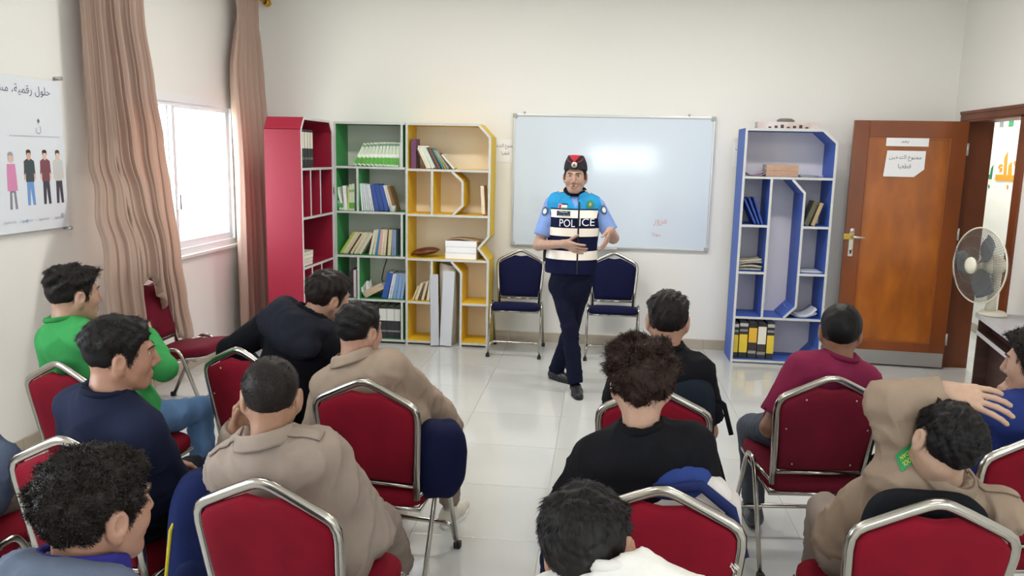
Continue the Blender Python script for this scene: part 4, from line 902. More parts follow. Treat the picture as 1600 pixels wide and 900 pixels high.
def hair_mesh(s, skull, spec, seed):
    """cap grown on the skull field + ribbon strands; returns tri/quads in head-local coords"""
    X, Y, Z = s.ax[0][:, None, None], s.ax[1][None, :, None], s.ax[2][None, None, :]
    zm = np.interp(s.ax[1], [a for a, _ in HL], [b for _, b in HL]).astype(np.float32)[None, :, None]
    zm = zm+spec.get('raise', 0)*np.clip(-(Y+.02)*20, 0, 1)+.9*np.clip(np.abs(X)-.022, 0, 1)*np.clip(-(Y+.04)*40, 0, 1)
    Pn = np.stack(np.broadcast_arrays(X, Y, np.zeros_like(Z[:, :, :1])), -1).reshape(-1, 3); zm = zm+.006*snoise(Pn, 30, seed+9, 2).reshape(len(s.ax[0]), len(s.ax[1]), 1)
    zm = zm+spec.get('front', 0)*np.clip((Y-.04)*20, 0, 1)
    up = np.clip((Z-zm)/spec.get('blend', .05), 0, 1); up = up*up*(3-2*up)
    side = np.clip((Z-spec.get('fade_z', .03))/.05, 0, 1); side = side*side*(3-2*side)
    th = spec['side']*(1-side)+spec['top']*side
    fr = np.clip((Y-.03)/.07, 0, 1)*side; th = th+spec.get('quiff', 0)*fr
    shape = np.broadcast_shapes(X.shape, Y.shape, Z.shape)
    P = np.stack(np.broadcast_arrays(X, Y, Z), -1).reshape(-1, 3)
    near = np.abs(skull.ravel()) < .06
    nz = np.zeros(P.shape[0], np.float32); nz[near] = snoise(P[near], spec.get('nf', 22), seed, 2)
    th = th*(1+spec.get('rough', .3)*nz.reshape(shape))
    F = np.maximum(skull-th*(.12+.88*up)-.0005, (zm-Z)*.8)
    t = SDF.__new__(SDF); t.lo, t.h, t.ax, t.F = s.lo, s.h, s.ax, F.astype(np.float32)
    t.F[t.F > .05] = .05
    v, q = t.mesh(); n = vnormals(v, q)
    # strands
    rng = np.random.default_rng(seed); N = spec.get('n', 2600); K = spec.get('seg', 4)
    # root candidates: outward-facing surface away from the inside of the clip plane
    rz = np.interp(v[:, 1], [a for a, _ in HL], [b for _, b in HL]); ok = np.where((v[:, 2] > rz+.004) & (n[:, 2] > -.75))[0]
    r = rng.choice(ok, N); p = v[r]+rng.normal(0, .0012, (N, 3)); nn = n[r]
    crown = V(.012, -.055, .12); flow = p-crown; flow[:, 1] += np.where(p[:, 1] > 0, spec.get('fwd', .03), 0); flow[:, 2] -= .02
    flow -= nn*(flow*nn).sum(1)[:, None]; flow = flow/np.maximum(1e-6, np.linalg.norm(flow, axis=1))[:, None]
    rnd = rng.normal(0, 1, (N, 3))*spec.get('stray', .45)+1.5*np.stack([snoise(p, spec.get('cf', 16), seed+20+i, 1) for i in range(3)], 1); rnd -= nn*(rnd*nn).sum(1)[:, None]
    d = flow*spec.get('lay', 1)+rnd*spec.get('mess', .35)+nn*spec.get('lift', .25); d /= np.linalg.norm(d, axis=1)[:, None]
    sidez = np.clip((p[:, 2]-spec.get('fade_z', .03))/.05, 0, 1)
    L = (spec['lside']*(1-sidez)+spec['len']*sidez)*rng.uniform(.6, 1.15, N)
    cr = spec.get('curl', 0); b2 = np.cross(d, nn); b2 /= np.maximum(1e-6, np.linalg.norm(b2, axis=1))[:, None]; ph = snoise(p, spec.get('cf', 16), seed+31, 1)*3+rng.uniform(0, 1.6, N)
    Wd = spec.get('wid', .0028)*rng.uniform(.6, 1.3, N); pts = []
    for k in range(K+1):
        f = k/K; c = p-nn*.002+d*(L*f)[:, None]-nn*(L*.35*f*f*spec.get('droop', 1))[:, None]
        if cr: a = ph+f*spec.get('turns', 1.4)*2*PI; c = c+(b2*np.cos(a)[:, None]+nn*np.sin(a)[:, None])*cr*min(1, f*2.5+.2)
        w = (Wd*(1-.85*f**1.5))[:, None]
        pts.append(c-b2*w); pts.append(c+b2*w)
    vs = np.stack(pts, 1).reshape(-1, 3); base = np.arange(N)[:, None]*(2*K+2)
    qs = np.concatenate([base+np.array([2*k, 2*k+1, 2*k+3, 2*k+2])[None] for k in range(K)])
    # sparse stubble that fades into the nape and temples
    t2 = SDF.__new__(SDF); t2.lo, t2.h, t2.ax, t2.F = s.lo, s.h, s.ax, skull.copy(); sv, sq = t2.mesh(); sn = vnormals(sv, sq)
    sz = np.interp(sv[:, 1], [a for a, _ in HL], [b for _, b in HL])+.9*np.clip(np.abs(sv[:, 0])-.022, 0, 1)*np.clip(-(sv[:, 1]+.04)*40, 0, 1)
    dz = sv[:, 2]-sz; c = np.where((dz > -.024) & (dz < .014) & (sv[:, 1] < .05))[0]
    if len(c):
        M = 3200; r = rng.choice(c, M); keep = rng.uniform(0, 1, M) < np.clip((dz[r]+.022)/.03, 0, 1)**1.5; r = r[keep]; M = len(r)
        p = sv[r]+rng.normal(0, .002, (M, 3)); nn = sn[r]; d = unit3(nn*.3+np.array([0, -.1, -1.0])+rng.normal(0, .25, (M, 3))); b2 = unit3(np.cross(d, nn)); Lh = rng.uniform(.004, .008, M)[:, None]; w2 = .0007
        vs2 = np.stack([p-b2*w2, p+b2*w2, p+d*Lh+b2*w2*.4+nn*.0012, p+d*Lh-b2*w2*.4+nn*.0012], 1).reshape(-1, 3)+np.repeat(nn, 4, 0)*.0006
        qs2 = np.arange(M*4).reshape(-1, 4); return join_np([(v, q), (vs, qs), (vs2, qs2)])
    return join_np([(v, q), (vs, qs)])
HAIR = {
    'curly': dict(top=.018, side=.009, quiff=.004, rough=.6, nf=17, n=3600, len=.022, lside=.016, curl=.004, turns=1.1, mess=.9, lift=.35, lay=.5, wid=.0014, seg=5, cf=18, stray=.35, blend=.04, fade_z=.0),
    'curly_tall': dict(top=.028, side=.011, quiff=.006, rough=.75, nf=13, n=3600, len=.032, lside=.02, curl=.005, turns=1.0, mess=.9, lift=.3, lay=.5, wid=.0014, seg=5, cf=13, stray=.25, blend=.035, fade_z=.0),
    'buzz': dict(top=.008, side=.003, rough=.12, n=6500, len=.010, lside=.005, mess=.5, lift=1.0, lay=.6, wid=.0009, seg=2, blend=.07, fade_z=.01),
    'short': dict(top=.016, side=.007, quiff=.004, rough=.45, nf=26, n=8000, len=.022, lside=.014, mess=.5, lift=.22, wid=.0009, cf=14, seg=4, blend=.05),
    'crop': dict(top=.018, side=.004, quiff=.010, rough=.25, n=8000, len=.026, lside=.010, mess=.5, lift=.25, wid=.001, seg=4, blend=.05, fade_z=.02, fwd=.06),
    'crop_curl': dict(top=.020, side=.004, quiff=.014, rough=.5, nf=22, n=7000, len=.024, lside=.010, mess=.6, lift=.3, curl=.003, turns=1.2, wid=.0011, seg=5, blend=.05, fade_z=.03, fwd=.05),
    'fade': dict(top=.011, side=.003, quiff=.006, rough=.4, nf=28, n=8000, len=.017, lside=.009, mess=.45, lift=.25, wid=.0009, cf=14, seg=3, blend=.06, fade_z=.02),
}
def hand_prims(s, w, d, n, t, sc=1.0, curl=(20, 22, 25, 30), spread=.06, thumb=(35, 20), k=.006):
    """w wrist, d direction to knuckles, n palm-facing normal, t thumb side"""
    d = unit(d); n = unit(n-d*(n@d)); t = unit(t-d*(t@d)-n*(t@n))
    offs = [.031, .0105, -.0105, -.030]; reach = [.086, .09, .086, .078]; segs = [(.042, .025, .02), (.046, .029, .021), (.042, .027, .02), (.033, .02, .018)]
    for i in range(4):
        kn = w+(d*reach[i]+t*offs[i])*sc
        s.rc(w+(t*offs[i]*.62+d*.008)*sc, kn, .0145*sc, .0115*sc, k=.012)
        dd = unit(d+t*spread*(1.5-i)); a = 0; p = kn; r = .0092*sc
        for j, L in enumerate(segs[i]):
            a += math.radians(curl[i]*(.7 if j == 0 else 1.0)); u = dd*math.cos(a)+n*math.sin(a); q = p+u*L*sc
            s.rc(p, q, r, r*.92, k=k*.5); p = q; r *= .92
    b = w+(d*.022+t*.026+n*.006)*sc; a1, a2 = math.radians(thumb[0]), math.radians(thumb[1])
    u = d*math.cos(a1)+t*math.sin(a1)*.9+n*math.sin(a1)*.35; u = unit(u); p = b
    s.rc(w+(d*.01+t*.012)*sc, b, .015*sc, .014*sc, k=.01)
    for L, r0, r1 in ((.038, .013, .0105), (.03, .0105, .0098), (.024, .0098, .0082)):
        q = p+u*L*sc; s.rc(p, q, r0*sc, r1*sc, k=.006); p = q; u = unit(u*math.cos(a2)+(d*.8+n*.3-t*.25)*math.sin(a2))
def bounds(pts, m):
    P = np.array(pts); return P.min(0)-m, P.max(0)+m

def person(label, pelvis, neck, yaw, head, hyaw, hpitch=0, hroll=0, arms=(None, None), legs=(None, None), sleeves='long', top='333333', pants='333333', hair='short', haircol='17110e',
           skincol='b98263', sw=.14, seed=1, hs=.97, fat=1.0, kind='shirt', pkind='cotton', shoes='dddddd', seated=True, topname='shirt', hands=(None, None), infl=.012, jaw=1.0, chest=None, lean_out=0, open_mouth=False, elbow_infl=0, hair_over=None, hem=None, neckline=.09, sock=None, wrinkle=.005, pfat=1.0, hemr=.05, fine=False):
    pelvis, neck, head = np.asarray(pelvis, float), np.asarray(neck, float), np.asarray(head, float)
    root = empty('person', (pelvis[0], pelvis[1], 0)); tag(root, label, 'person'); off = V(pelvis[0], pelvis[1], 0)
    Rt = RZ(yaw); S = Rt @ V(1, 0, 0); Fw = Rt @ V(0, 1, 0); Up = unit(neck-pelvis); Fw2 = unit(Fw-Up*(Fw@Up)); S2 = np.cross(Fw2, Up)
    ch = neck-Up*.16+Fw2*.0 if chest is None else np.asarray(chest, float)
    sh = [neck-Up*.055-S2*sw, neck-Up*.055+S2*sw]
    A = []
    for i, sgn in ((0, -1), (1, 1)):
        a = arms[i]
        if a is None:
            e = sh[i]+S2*sgn*.05+Fw*.06-V(0, 0, .255); wv = e-S2*sgn*.10+Fw*.2+V(0, 0, -.02)
            A.append((sh[i], e, wv))
        else:
            A.append((np.asarray(a[2], float) if len(a) > 2 else sh[i], np.asarray(a[0], float), np.asarray(a[1], float)))
    hips = [pelvis-S*.085-V(0, 0, .02), pelvis+S*.085-V(0, 0, .02)]
    LG = []
    for i, sgn in ((0, -1), (1, 1)):
        l = legs[i]
        if l is None:
            kn = hips[i]+Fw*.40+S*sgn*.04; kn[2] = .50; an = kn+Fw*.03; an[2] = .085; LG.append((hips[i], kn, an, unit(Fw+S*sgn*.15)))
        else: LG.append((hips[i], np.asarray(l[0], float), np.asarray(l[1], float), unit(np.asarray(l[2], float))))
    Rh = RZ(hyaw) @ RX(hpitch) @ RY(hroll)
    # ---- head + neck
    nbl = Rh.T @ (neck-head)/hs
    s, skull = head_sdf(nbl, .0037 if fine else .0045, jaw=jaw, open_mouth=open_mouth)
    skf = skull.copy(); v, q = s.mesh(); hv = (v*hs) @ Rh.T+head
    parts = [(hv, q)]
    hvm, hqm = hair_mesh(s, skf, dict(HAIR[hair], **dict(dict(n=int(HAIR[hair]['n']*(.8 if fine else .5))), **(hair_over or {}))), seed); hvm = (hvm*hs) @ Rh.T+head
    # ---- hands / bare arms (fine)
    for i, sgn in ((0, -1), (1, 1)):
        s0, e, w_ = A[i]; hd = hands[i] or {}
        dv = unit(hd.get('d', unit(w_-e))); nv = np.asarray(hd.get('n', -V(0, 0, 1)), float)
        if abs(nv@dv) > .95: nv = -S*sgn
        tv = np.asarray(hd.get('t', -S*sgn), float); sc = hd.get('sc', .93)
        pts = [e, w_, w_+dv*.2]
        if sleeves == 'short': pts.append(s0)
        lo, hi = bounds(pts, .075); g = SDF(lo, hi, .004 if fine else .0047)
        hand_prims(g, w_, dv, nv, tv, sc, hd.get('curl', (22, 24, 27, 32)), hd.get('spread', .06), hd.get('thumb', (35, 18)))
        g.rc(e, w_, .038, .0255, k=.02); g.rc(w_-unit(w_-e)*.03, w_+dv*.02, .0255, .02, k=.02)
        if sleeves == 'short': g.rc(s0, e, .047, .04, k=.02)
        parts.append(g.mesh())
    # ---- hidden torso (coarse)
    lo, hi = bounds([pelvis, neck]+sh, .2); g = SDF(lo, hi, .016)
    g.rc(pelvis, ch, .10, .10, k=.05); g.rc(sh[0], sh[1], .035, k=.05); g.rc(ch, neck, .08, .045, k=.05); parts.append(g.mesh())
    bv, bq = join_np(parts); np_mesh('body', bv-off, bq, skin(skincol), root)
    np_mesh('hair', hvm-off, hqm, mat('hair_'+haircol, '#'+haircol, .55, var=.35, vscale=40, spec=.22), root)
    # ---- eyes and brows
    for x in (-1, 1):
        eb = MB(); ec = V(x*.031, .077, .0155)
        vs = lambda u, w2, ec=ec, r=.0115: tuple(Rh @ ((ec+r*V(math.cos(2*PI*u)*math.sin(PI*w2), math.cos(PI*w2), math.sin(2*PI*u)*math.sin(PI*w2)*.8))*hs)+head-off)
        eo = eb.grid(vs, 14, 8, closeu=True).build('eye', M_eye, root)
        ic = V(x*.031, .086, .0152); ib = MB()
        ib.grid(lambda u, w2: tuple(Rh @ ((ic+.0052*V(math.cos(2*PI*u)*math.sin(PI*w2), .72*math.cos(PI*w2), math.sin(2*PI*u)*math.sin(PI*w2)))*hs)+head-off), 12, 6, closeu=True).build('iris', M_iris, eo)
        br = MB(); br.tube([tuple(Rh @ (V(x*a, b, c)*hs)+head-off) for a, b, c in ((.011, .102, .0325), (.024, .0988, .0365), (.038, .0895, .0365), (.049, .0775, .031))], [.0022, .0032, .003, .0015], 6)
        br.build('eyebrow', mat('hair_'+haircol, '#'+haircol, .42), root)
    def lipmesh(zc, hh, wd, yo):
        return lambda u, w2: tuple(Rh @ (V(wd*math.cos(2*PI*u)*math.sin(PI*w2), yo-18*(wd*math.cos(2*PI*u)*math.sin(PI*w2))**2+.006*math.cos(PI*w2), zc+hh*math.sin(2*PI*u)*math.sin(PI*w2))*hs)+head-off)
    c_ = np.array(C(skincol)[:3])*np.array([.78, .5, .5]); ml = mat('lip_'+skincol, (c_[0], c_[1], c_[2], 1), .4); gap = .003 if open_mouth else 0
    lp = MB(); lp.grid(lipmesh(-.0555+gap, .0042, .021, .0965), 14, 6, closeu=True); lp.grid(lipmesh(-.067-gap, .005, .018, .0945), 14, 6, closeu=True); lp.build('lips', ml, root)
    if open_mouth: MB().grid(lipmesh(-.061, .004, .014, .0935), 14, 6, closeu=True).build('mouth_opening', mat('mouth_dark', '#2a1210', .6), root)
    # ---- upper garment
    nd = unit(head-neck-V(0, 0, .0)); nd = unit(nd*.6+Up*.4)
    pts = [pelvis-V(0, 0, .1), neck+nd*.1]+[p for a in A for p in (a if sleeves == 'long' else a[:2])]
    lo, hi = bounds(pts, .15); g = SDF(lo, hi, .0088 if fine else .0105); I = infl
    wst = pelvis+Up*.1
    fx = 1/.72
    g.rc(pelvis+Up*.0, wst, (.155+I)*fat, (.147+I)*fat, k=.03, flat=(Fw2, 1.32)); g.rc(wst, ch+Up*.03, (.147+I)*fat, (.150+I)*(sw/.15), k=.05, flat=(Fw2, 1.36))
    g.rc(sh[0]+S2*.03, sh[1]-S2*.03, .05+I, k=.06); g.rc(ch-Up*.02, neck-Up*.06, (.13+I)*(sw/.15), .09+I, k=.05, flat=(Fw2, 1.25))
    g.rc(neck-Up*.03, sh[0]+S2*.04, .05+I*.6, .045+I*.6, k=.05); g.rc(neck-Up*.03, sh[1]-S2*.04, .05+I*.6, .045+I*.6, k=.05)
    g.rc(neck-nd*.05, neck+nd*.03, .07, .0605, k=.03)
    for i in (0, 1):
        s0, e, w_ = A[i]; u1 = unit(e-s0); u2 = unit(w_-e)
        if sleeves == 'long':
            g.rc(s0, e, .050+I, .043+I*.9+elbow_infl, k=.025); g.rc(e, w_-u2*.015, .043+I*.9+elbow_infl, .031+I*.8, k=.02)
            g.rc(w_+u2*.045, w_+u2*.12, .055, k=.004, op='sub')
        else:
            L = np.linalg.norm(e-s0); cut = s0+u1*L*(.74 if sleeves == 'short' else .9); 
            g.rc(s0, cut, .05+I, .056+I, k=.025); g.rc(cut+u1*.075, cut+u1*.2, .085, k=.004, op='sub')
    g.rc(neck+nd*neckline, neck+nd*.3, .066, k=.004, op='sub')
    if hem is not None:
        Zg = g.ax[2][None, None, :]; g.F = np.maximum(g.F, np.broadcast_to(hem-Zg, g.F.shape)).astype(np.float32)
    v, q = g.mesh(); v = cloth_noise(v, q, wrinkle, seed*7+1, 7, Up)
    top_o = np_mesh(topname, v-off, q, cloth(top, kind), root)
    # ---- trousers
    pts = [pelvis]+[p for l in LG for p in l[1:3]]; lo, hi = bounds(pts, .16); g = SDF(lo, hi, .0125)
    g.el(pelvis-V(0, 0, .0), (.165*fat*pfat, .135*fat*pfat, .115), Rt, k=.03)
    if not seated: g.rc(pelvis, pelvis+Up*.08, .148, .15, k=.03, flat=(Fw, 1.35))
    for hp, kn, an, fd in LG:
        g.rc(hp, kn, .083*fat*pfat, .06, k=.04); u2 = unit(an-kn); g.rc(kn, an, .06, hemr, k=.015); g.rc(an+u2*.05, an+u2*.15, .08, k=.004, op='sub')
    v, q = g.mesh(); v = cloth_noise(v, q, .006, seed*5+2, 8); np_mesh('trousers', v-off, q, cloth(pants, pkind), root)
    # ---- shoes
    for hp, kn, an, fd in LG:
        fdh = unit(V(fd[0], fd[1], 0)); hz = max(0., an[2]-.085); b0 = V(an[0], an[1], hz)
        pts = [b0-fdh*.06, b0+fdh*.2, an]; lo, hi = bounds(pts, .06); lo[2] = hz-.004; g = SDF(lo, hi, .006)
        g.rc(b0-fdh*.03+V(0, 0, .038), b0+fdh*.075+V(0, 0, .034), .036, .038, k=.02); g.rc(b0+fdh*.075+V(0, 0, .03), b0+fdh*.165+V(0, 0, .022), .04, .03, k=.02); g.rc(b0-fdh*.02+V(0, 0, .04), an+V(0, 0, -.005), .035, .036, k=.03)
        Zg = g.ax[2][None, None, :]; g.F = np.maximum(g.F, np.broadcast_to((hz+.012)-Zg, g.F.shape)).astype(np.float32)
        g.rc(an+V(0, 0, .035), an+V(0, 0, .15), .05, k=.003, op='sub')
        v, q = g.mesh(); so = np_mesh('shoe', v-off, q, mat('shoe_'+shoes, '#'+shoes, .4), root)
        m2 = MB(); pr = np.cross(fdh, V(0, 0, 1)); ol = []
        for k in range(24):
            a = 2*PI*k/24; c_, s_ = math.cos(a), math.sin(a); L = .13; wdt = .043-.004*c_ if c_ > 0 else .036
            p_ = b0+fdh*(.066+L*math.copysign(abs(c_)**.8, c_))+pr*wdt*math.copysign(abs(s_)**.75, s_)-off; ol.append((p_[0], p_[1]))
        m2.prism(ol, 'z', hz+.001, hz+.018).build('sole', mat('sole_'+('222222' if int(shoes[:2], 16) < 128 else 'e8e6e0'), '#'+('161616' if int(shoes[:2], 16) < 128 else 'e8e6e0'), .6), so)
        if sock:
            MB().tube([tuple(an-off+V(0, 0, -.02)), tuple(an-off+V(0, 0, .03)), tuple(an-off+unit(kn-an)*.1)], [.034, .036, .04], 14).build('sock', mat('sock_'+sock, '#'+sock, .8), root)
    return dict(root=root, off=off, sh=sh, A=A, neck=neck, Up=Up, S=S2, Fw=Fw2, nd=nd, top=top_o, head=head, Rh=Rh, hs=hs, LG=LG, topv=v)
from mathutils.bvhtree import BVHTree
def bvh_of(o, off):
    me = o.data; v = np.zeros(len(me.vertices)*3); me.vertices.foreach_get('co', v); v = v.reshape(-1, 3)+off
    return BVHTree.FromPolygons([tuple(p) for p in v], [tuple(p.vertices) for p in me.polygons])
def drape(bvh, pts, d, lift=.003):
    """move points along direction d onto the surface"""
    out = []
    d = Vector(tuple(d)).normalized()
    for p in pts:
        p = Vector(tuple(p)); h = bvh.ray_cast(p-d*.25, d, .6)
        out.append(tuple(h[0]-d*lift) if h[0] else tuple(p))
    return out
def drape_grid(bvh, c, u, w, d, wu, hw, off, name, m, parent, nu=8, nv=6, lift=.003, shape=None):
    """rectangular patch centred at c spanned by u (width) and w (height), dropped along d onto the cloth"""
    pts = []
    for i in range(nu+1):
        for j in range(nv+1):
            a, b = i/nu-.5, j/nv-.5
            pts.append(V(*c)+unit(u)*wu*a+unit(w)*hw*b)
    P = np.array(drape(bvh, pts, d, lift)); q = np.array([[i*(nv+1)+j, (i+1)*(nv+1)+j, (i+1)*(nv+1)+j+1, i*(nv+1)+j+1] for i in range(nu) for j in range(nv)])
    return np_mesh(name, P-off, q, m, parent)
def drape_text(bvh, body, c, u, w, d, wu, hw, off, m, parent, lift=.005, name='lettering'):
    me = text_mesh(body, 1, 3); v = np.zeros(len(me.vertices)*3); me.vertices.foreach_get('co', v); v = v.reshape(-1, 3); lo, hi = v.min(0), v.max(0); ex = np.maximum(1e-6, hi-lo)
    pts = [V(*c)+unit(u)*((p[0]-(lo[0]+hi[0])/2)/ex[0]*wu)+unit(w)*((p[1]-(lo[1]+hi[1])/2)/ex[1]*hw) for p in v]
    P = np.array(drape(bvh, pts, d, lift))-off; me.vertices.foreach_set('co', P.astype(np.float32).ravel()); me.materials.clear(); me.materials.append(m); me.update()
    return link(name, me, parent)
def seat(key, back=.05, z=.575, side=0):
    x, y, yaw = CHAIRS[key]; f = RZ(yaw) @ V(0, 1, 0); s = RZ(yaw) @ V(1, 0, 0); p = V(x, y, 0)-f*back+s*side; p[2] = z; return p
def hip_legs(*a): return a

# boy in the green sweater
pv = seat('c1', -.05)
hd = at(114, 462, 3.02)
p1 = person('person in a green sweater and jeans seated beside the curtain', pv, hd+V(-.02, -.045, -.13), -22, hd, -30, -3, 0, top='3c9350', pants='5f7fa8', pkind='denim', hair='crop_curl', haircol='17110e', skincol='c08d6e', seed=11,
    arms=(None, (at(256, 575, 3.12), at(228, 520, 3.3))), legs=((at(225, 668, 3.25), at(245, 860, 3.2), (.5, .8, 0)), (at(312, 640, 3.45), at(322, 780, 3.5), (.6, .75, 0))), topname='sweater', infl=.012)
# boy in the navy t-shirt, in profile
pv = seat('c2', .0, .58)
hd = at(186, 556, 2.26)
p2 = person('person in a navy top looking sideways in profile', pv, hd+V(-.03, -.045, -.138), -14, hd, -52, -4, 4, top='1d2238', pants='15161c', hair='crop', haircol='120e0d', skincol='b67d5c', seed=12, fine=True, fat=1.02, topname='t_shirt', wrinkle=.006,
    arms=(None, (at(292, 790, 2.38), at(320, 830, 2.6))), sleeves='long', jaw=1.05)
# curly-haired boy nearest the camera at the bottom
hd = at(150, 800, 1.33)
pv = V(hd[0]-.02, hd[1]-.12, .575)
p3 = person('person in a grey-blue hoodie with purple collar', pv, hd+V(-.02, -.04, -.128), -14, hd, -24, -4, 3, top='5c6578', pants='20222a', hair='curly', haircol='1a130f', skincol='b07a5c', seed=13, fine=True, topname='hoodie', infl=.02, hair_over=dict(n=10000))
# boy in the black hoodie leaning forward
pv = seat('c3', -.02, .58)
hd = at(512, 466, 3.5)
nk = at(478, 500, 3.42)
p4 = person('person in a black hoodie leaning towards a neighbour', pv, nk, -24, hd, -42, -14, 8, top='15161d', pants='14151a', hair='crop', haircol='1d1411', skincol='bb8768', seed=14, topname='hoodie', infl=.026,
    arms=((at(362, 548, 3.55), at(425, 600, 3.75)), (at(560, 600, 3.6), at(560, 640, 3.8))), hair_over=dict(top=.022, side=.012))
# boy in beige jacket holding his chin
pv = seat('c4', -.0, .575)
hd = at(561, 519, 3.04)
p5 = person('person in a beige jacket holding the chin, dark bag alongside', pv, hd+V(-.015, -.04, -.13), -6, hd, -26, -6, 0, top='9b8878', pants='8d7f72', hair='fade', haircol='120e0e', skincol='c08a6c', seed=15, topname='jacket', infl=.022, wrinkle=.008, shoes='c9c2b4',
    arms=((at(490, 700, 3.1), at(520, 720, 3.3)), (at(690, 648, 3.3), at(632, 595, 3.36))), hands=(None, dict(d=at(600, 562, 3.3)-at(632, 595, 3.36), n=V(-.7, -.1, .4), t=V(-.2, -.9, .3), curl=(45, 48, 50, 55))),
    hair_over=dict(top=.014, side=.006, raise_=0))
# crew-cut boy in beige jacket
pv = seat('c5', -.0, .575)
hd = at(424, 622, 2.08)
p6 = person('person in a beige jacket with shoulder straps, propping head on hand', pv, hd+V(.005, -.04, -.132), -4, hd, 15, -4, 0, top='94857a', pants='8a7c72', hair='buzz', haircol='1c1512', skincol='b4805f', seed=16, fine=True, topname='jacket', infl=.022, wrinkle=.008, shoes='e6e6e8',
    arms=((at(352, 745, 2.42), at(372, 668, 2.3)), (at(580, 830, 2.2), at(575, 872, 2.5))), hands=(dict(d=V(.25, -.1, 1), n=V(1, -.2, -.2), t=V(0, -1, .2), curl=(40, 45, 50, 55)), None),
    legs=((at(440, 860, 2.65), at(445, 1010, 2.75), (-.1, 1, 0)), (at(598, 812, 2.62), at(628, 868, 2.92)*V(1, 1, 0)+V(0, 0, .09), (.3, .95, 0))), sock='23232b')
# boy in black in front with the backpack
pv = seat('c6', -.05, .575)
hd = at(1043, 502, 3.14)
p7 = person('person in a black t-shirt in front row with black backpack behind', pv, hd+V(.0, -.03, -.13), -2, hd, -4, -3, 0, top='15151a', pants='1b1c22', hair='short', haircol='150f0d', skincol='b98465', seed=17, sleeves='short', topname='t_shirt', wrinkle=.006)
# curly-haired boy in black
pv = seat('c7', -.06, .575)
hd = at(1002, 602, 2.2)
p8 = person('person in a black t-shirt leaning on a blue and white backpack', pv, hd+V(.005, -.035, -.145), -2, hd, 2, -4, 0, top='131317', pants='1c2540', hair='curly_tall', haircol='2c1b14', skincol='c59577', seed=18, fine=True, sleeves='half', topname='t_shirt', wrinkle=.006, infl=.014, fat=.95, arms=((at(885, 800, 2.2), at(940, 850, 2.45)), (at(1095, 800, 2.2), at(1040, 850, 2.5))), hair_over=dict(n=10000), legs=((at(872, 872, 2.55), at(880, 1040, 2.6), (-.2, 1, 0)), None))
# boy with head bent at the bottom, white shirt
hd = at(920, 866, 1.38)
pv = V(hd[0]+.1, hd[1]-.1, .55)
p9 = person('person in a white shirt with bent head', pv, at(985, 925, 1.31), -8, hd, -14, -20, -14, top='dcd9d4', pants='23242c', hair='short', haircol='14100f', skincol='b98465', seed=19, fine=True, topname='shirt', infl=.02, hair_over=dict(n=9000, top=.016, side=.009))
# boy in maroon t-shirt
pv = seat('c8', -.03, .575)
hd = at(1313, 520, 3.38)
p10 = person('person in a maroon t-shirt and grey jeans seated near the door', pv, hd+V(.0, -.035, -.13), 6, hd, -12, -3, 0, top='7c2444', pants='4a4f58', pkind='denim', hair='short', haircol='0d0b0c', skincol='93603f', seed=20, sleeves='short', topname='t_shirt', wrinkle=.006, infl=.014, shoes='454a52', sock='b9b0b0',
    arms=((at(1203, 668, 3.34), at(1262, 700, 3.5)), None), legs=((at(1172, 668, 3.72), at(1178, 800, 3.72)*V(1, 1, 0)+V(0, 0, .1), (.0, 1, 0)), (at(1300, 690, 3.75), at(1300, 790, 3.75)*V(1, 1, 0)+V(0, 0, .1), (0, 1, 0))), hair_over=dict(top=.013, side=.009, rough=.12))
# boy with hand on his head
pv = seat('c9', -.12, .565)
hd = at(1474, 694, 2.22)
el_, wr_ = at(1388, 628, 2.31), at(1472, 612, 2.29)
p11 = person('person in a beige jacket resting a hand on the head', pv, at(1473, 758, 2.27), 4, hd, 8, 8, 16, top='93806f', pants='8c7f76', hair='fade', haircol='0e0b0c', skincol='c69a7c', seed=21, fine=True, topname='jacket', infl=.022, wrinkle=.008,
    arms=((el_, wr_, at(1415, 745, 2.32)), (at(1560, 800, 2.25), at(1530, 850, 2.5))), legs=((at(1290, 800, 2.62), at(1270, 930, 2.75), (-.2, 1, 0)), None),
    hands=(dict(d=at(1530, 622, 2.25)-wr_, n=V(.15, .7, -.7), t=V(0, -.7, -.7), curl=(16, 18, 17, 16), spread=.13, thumb=(42, 10), sc=1.0), None), hair_over=dict(top=.016, side=.009, n=8000))
# boy at the desk side, hand at mouth
pv = seat('c10', .0, .575)
hd = at(1624, 572, 2.82)
p12 = person('person in a blue sweater holding a hand to the mouth', pv, hd+V(.02, -.03, -.13), 14, hd, 46, -6, 0, top='24336e', pants='20222c', hair='crop_curl', haircol='1c1310', skincol='bf8d70', seed=22, topname='sweater', infl=.016,
    arms=((at(1580, 705, 2.93), at(1566, 640, 2.93)), None), hands=(dict(d=V(-.1, -.05, 1), n=V(.9, -.1, 0), t=V(0, -1, .2), curl=(55, 60, 62, 65)), None))
# boy cut off by the picture edge
pv = seat('c12', .02, .575)
hd = pv+V(-.2, .05, .50)
p0 = person('person cut off by the edge, only a grey-blue sleeve in view', pv+V(-.06, 0, 0), hd+V(0, -.03, -.13), -10, hd, -25, -3, 0, top='4b5468', pants='8b8578', hair='short', haircol='17110e', skincol='b98465', seed=23, topname='sweater', infl=.016,
    arms=(None, (at(2, 722, 2.15), at(-8, 790, 2.35))))
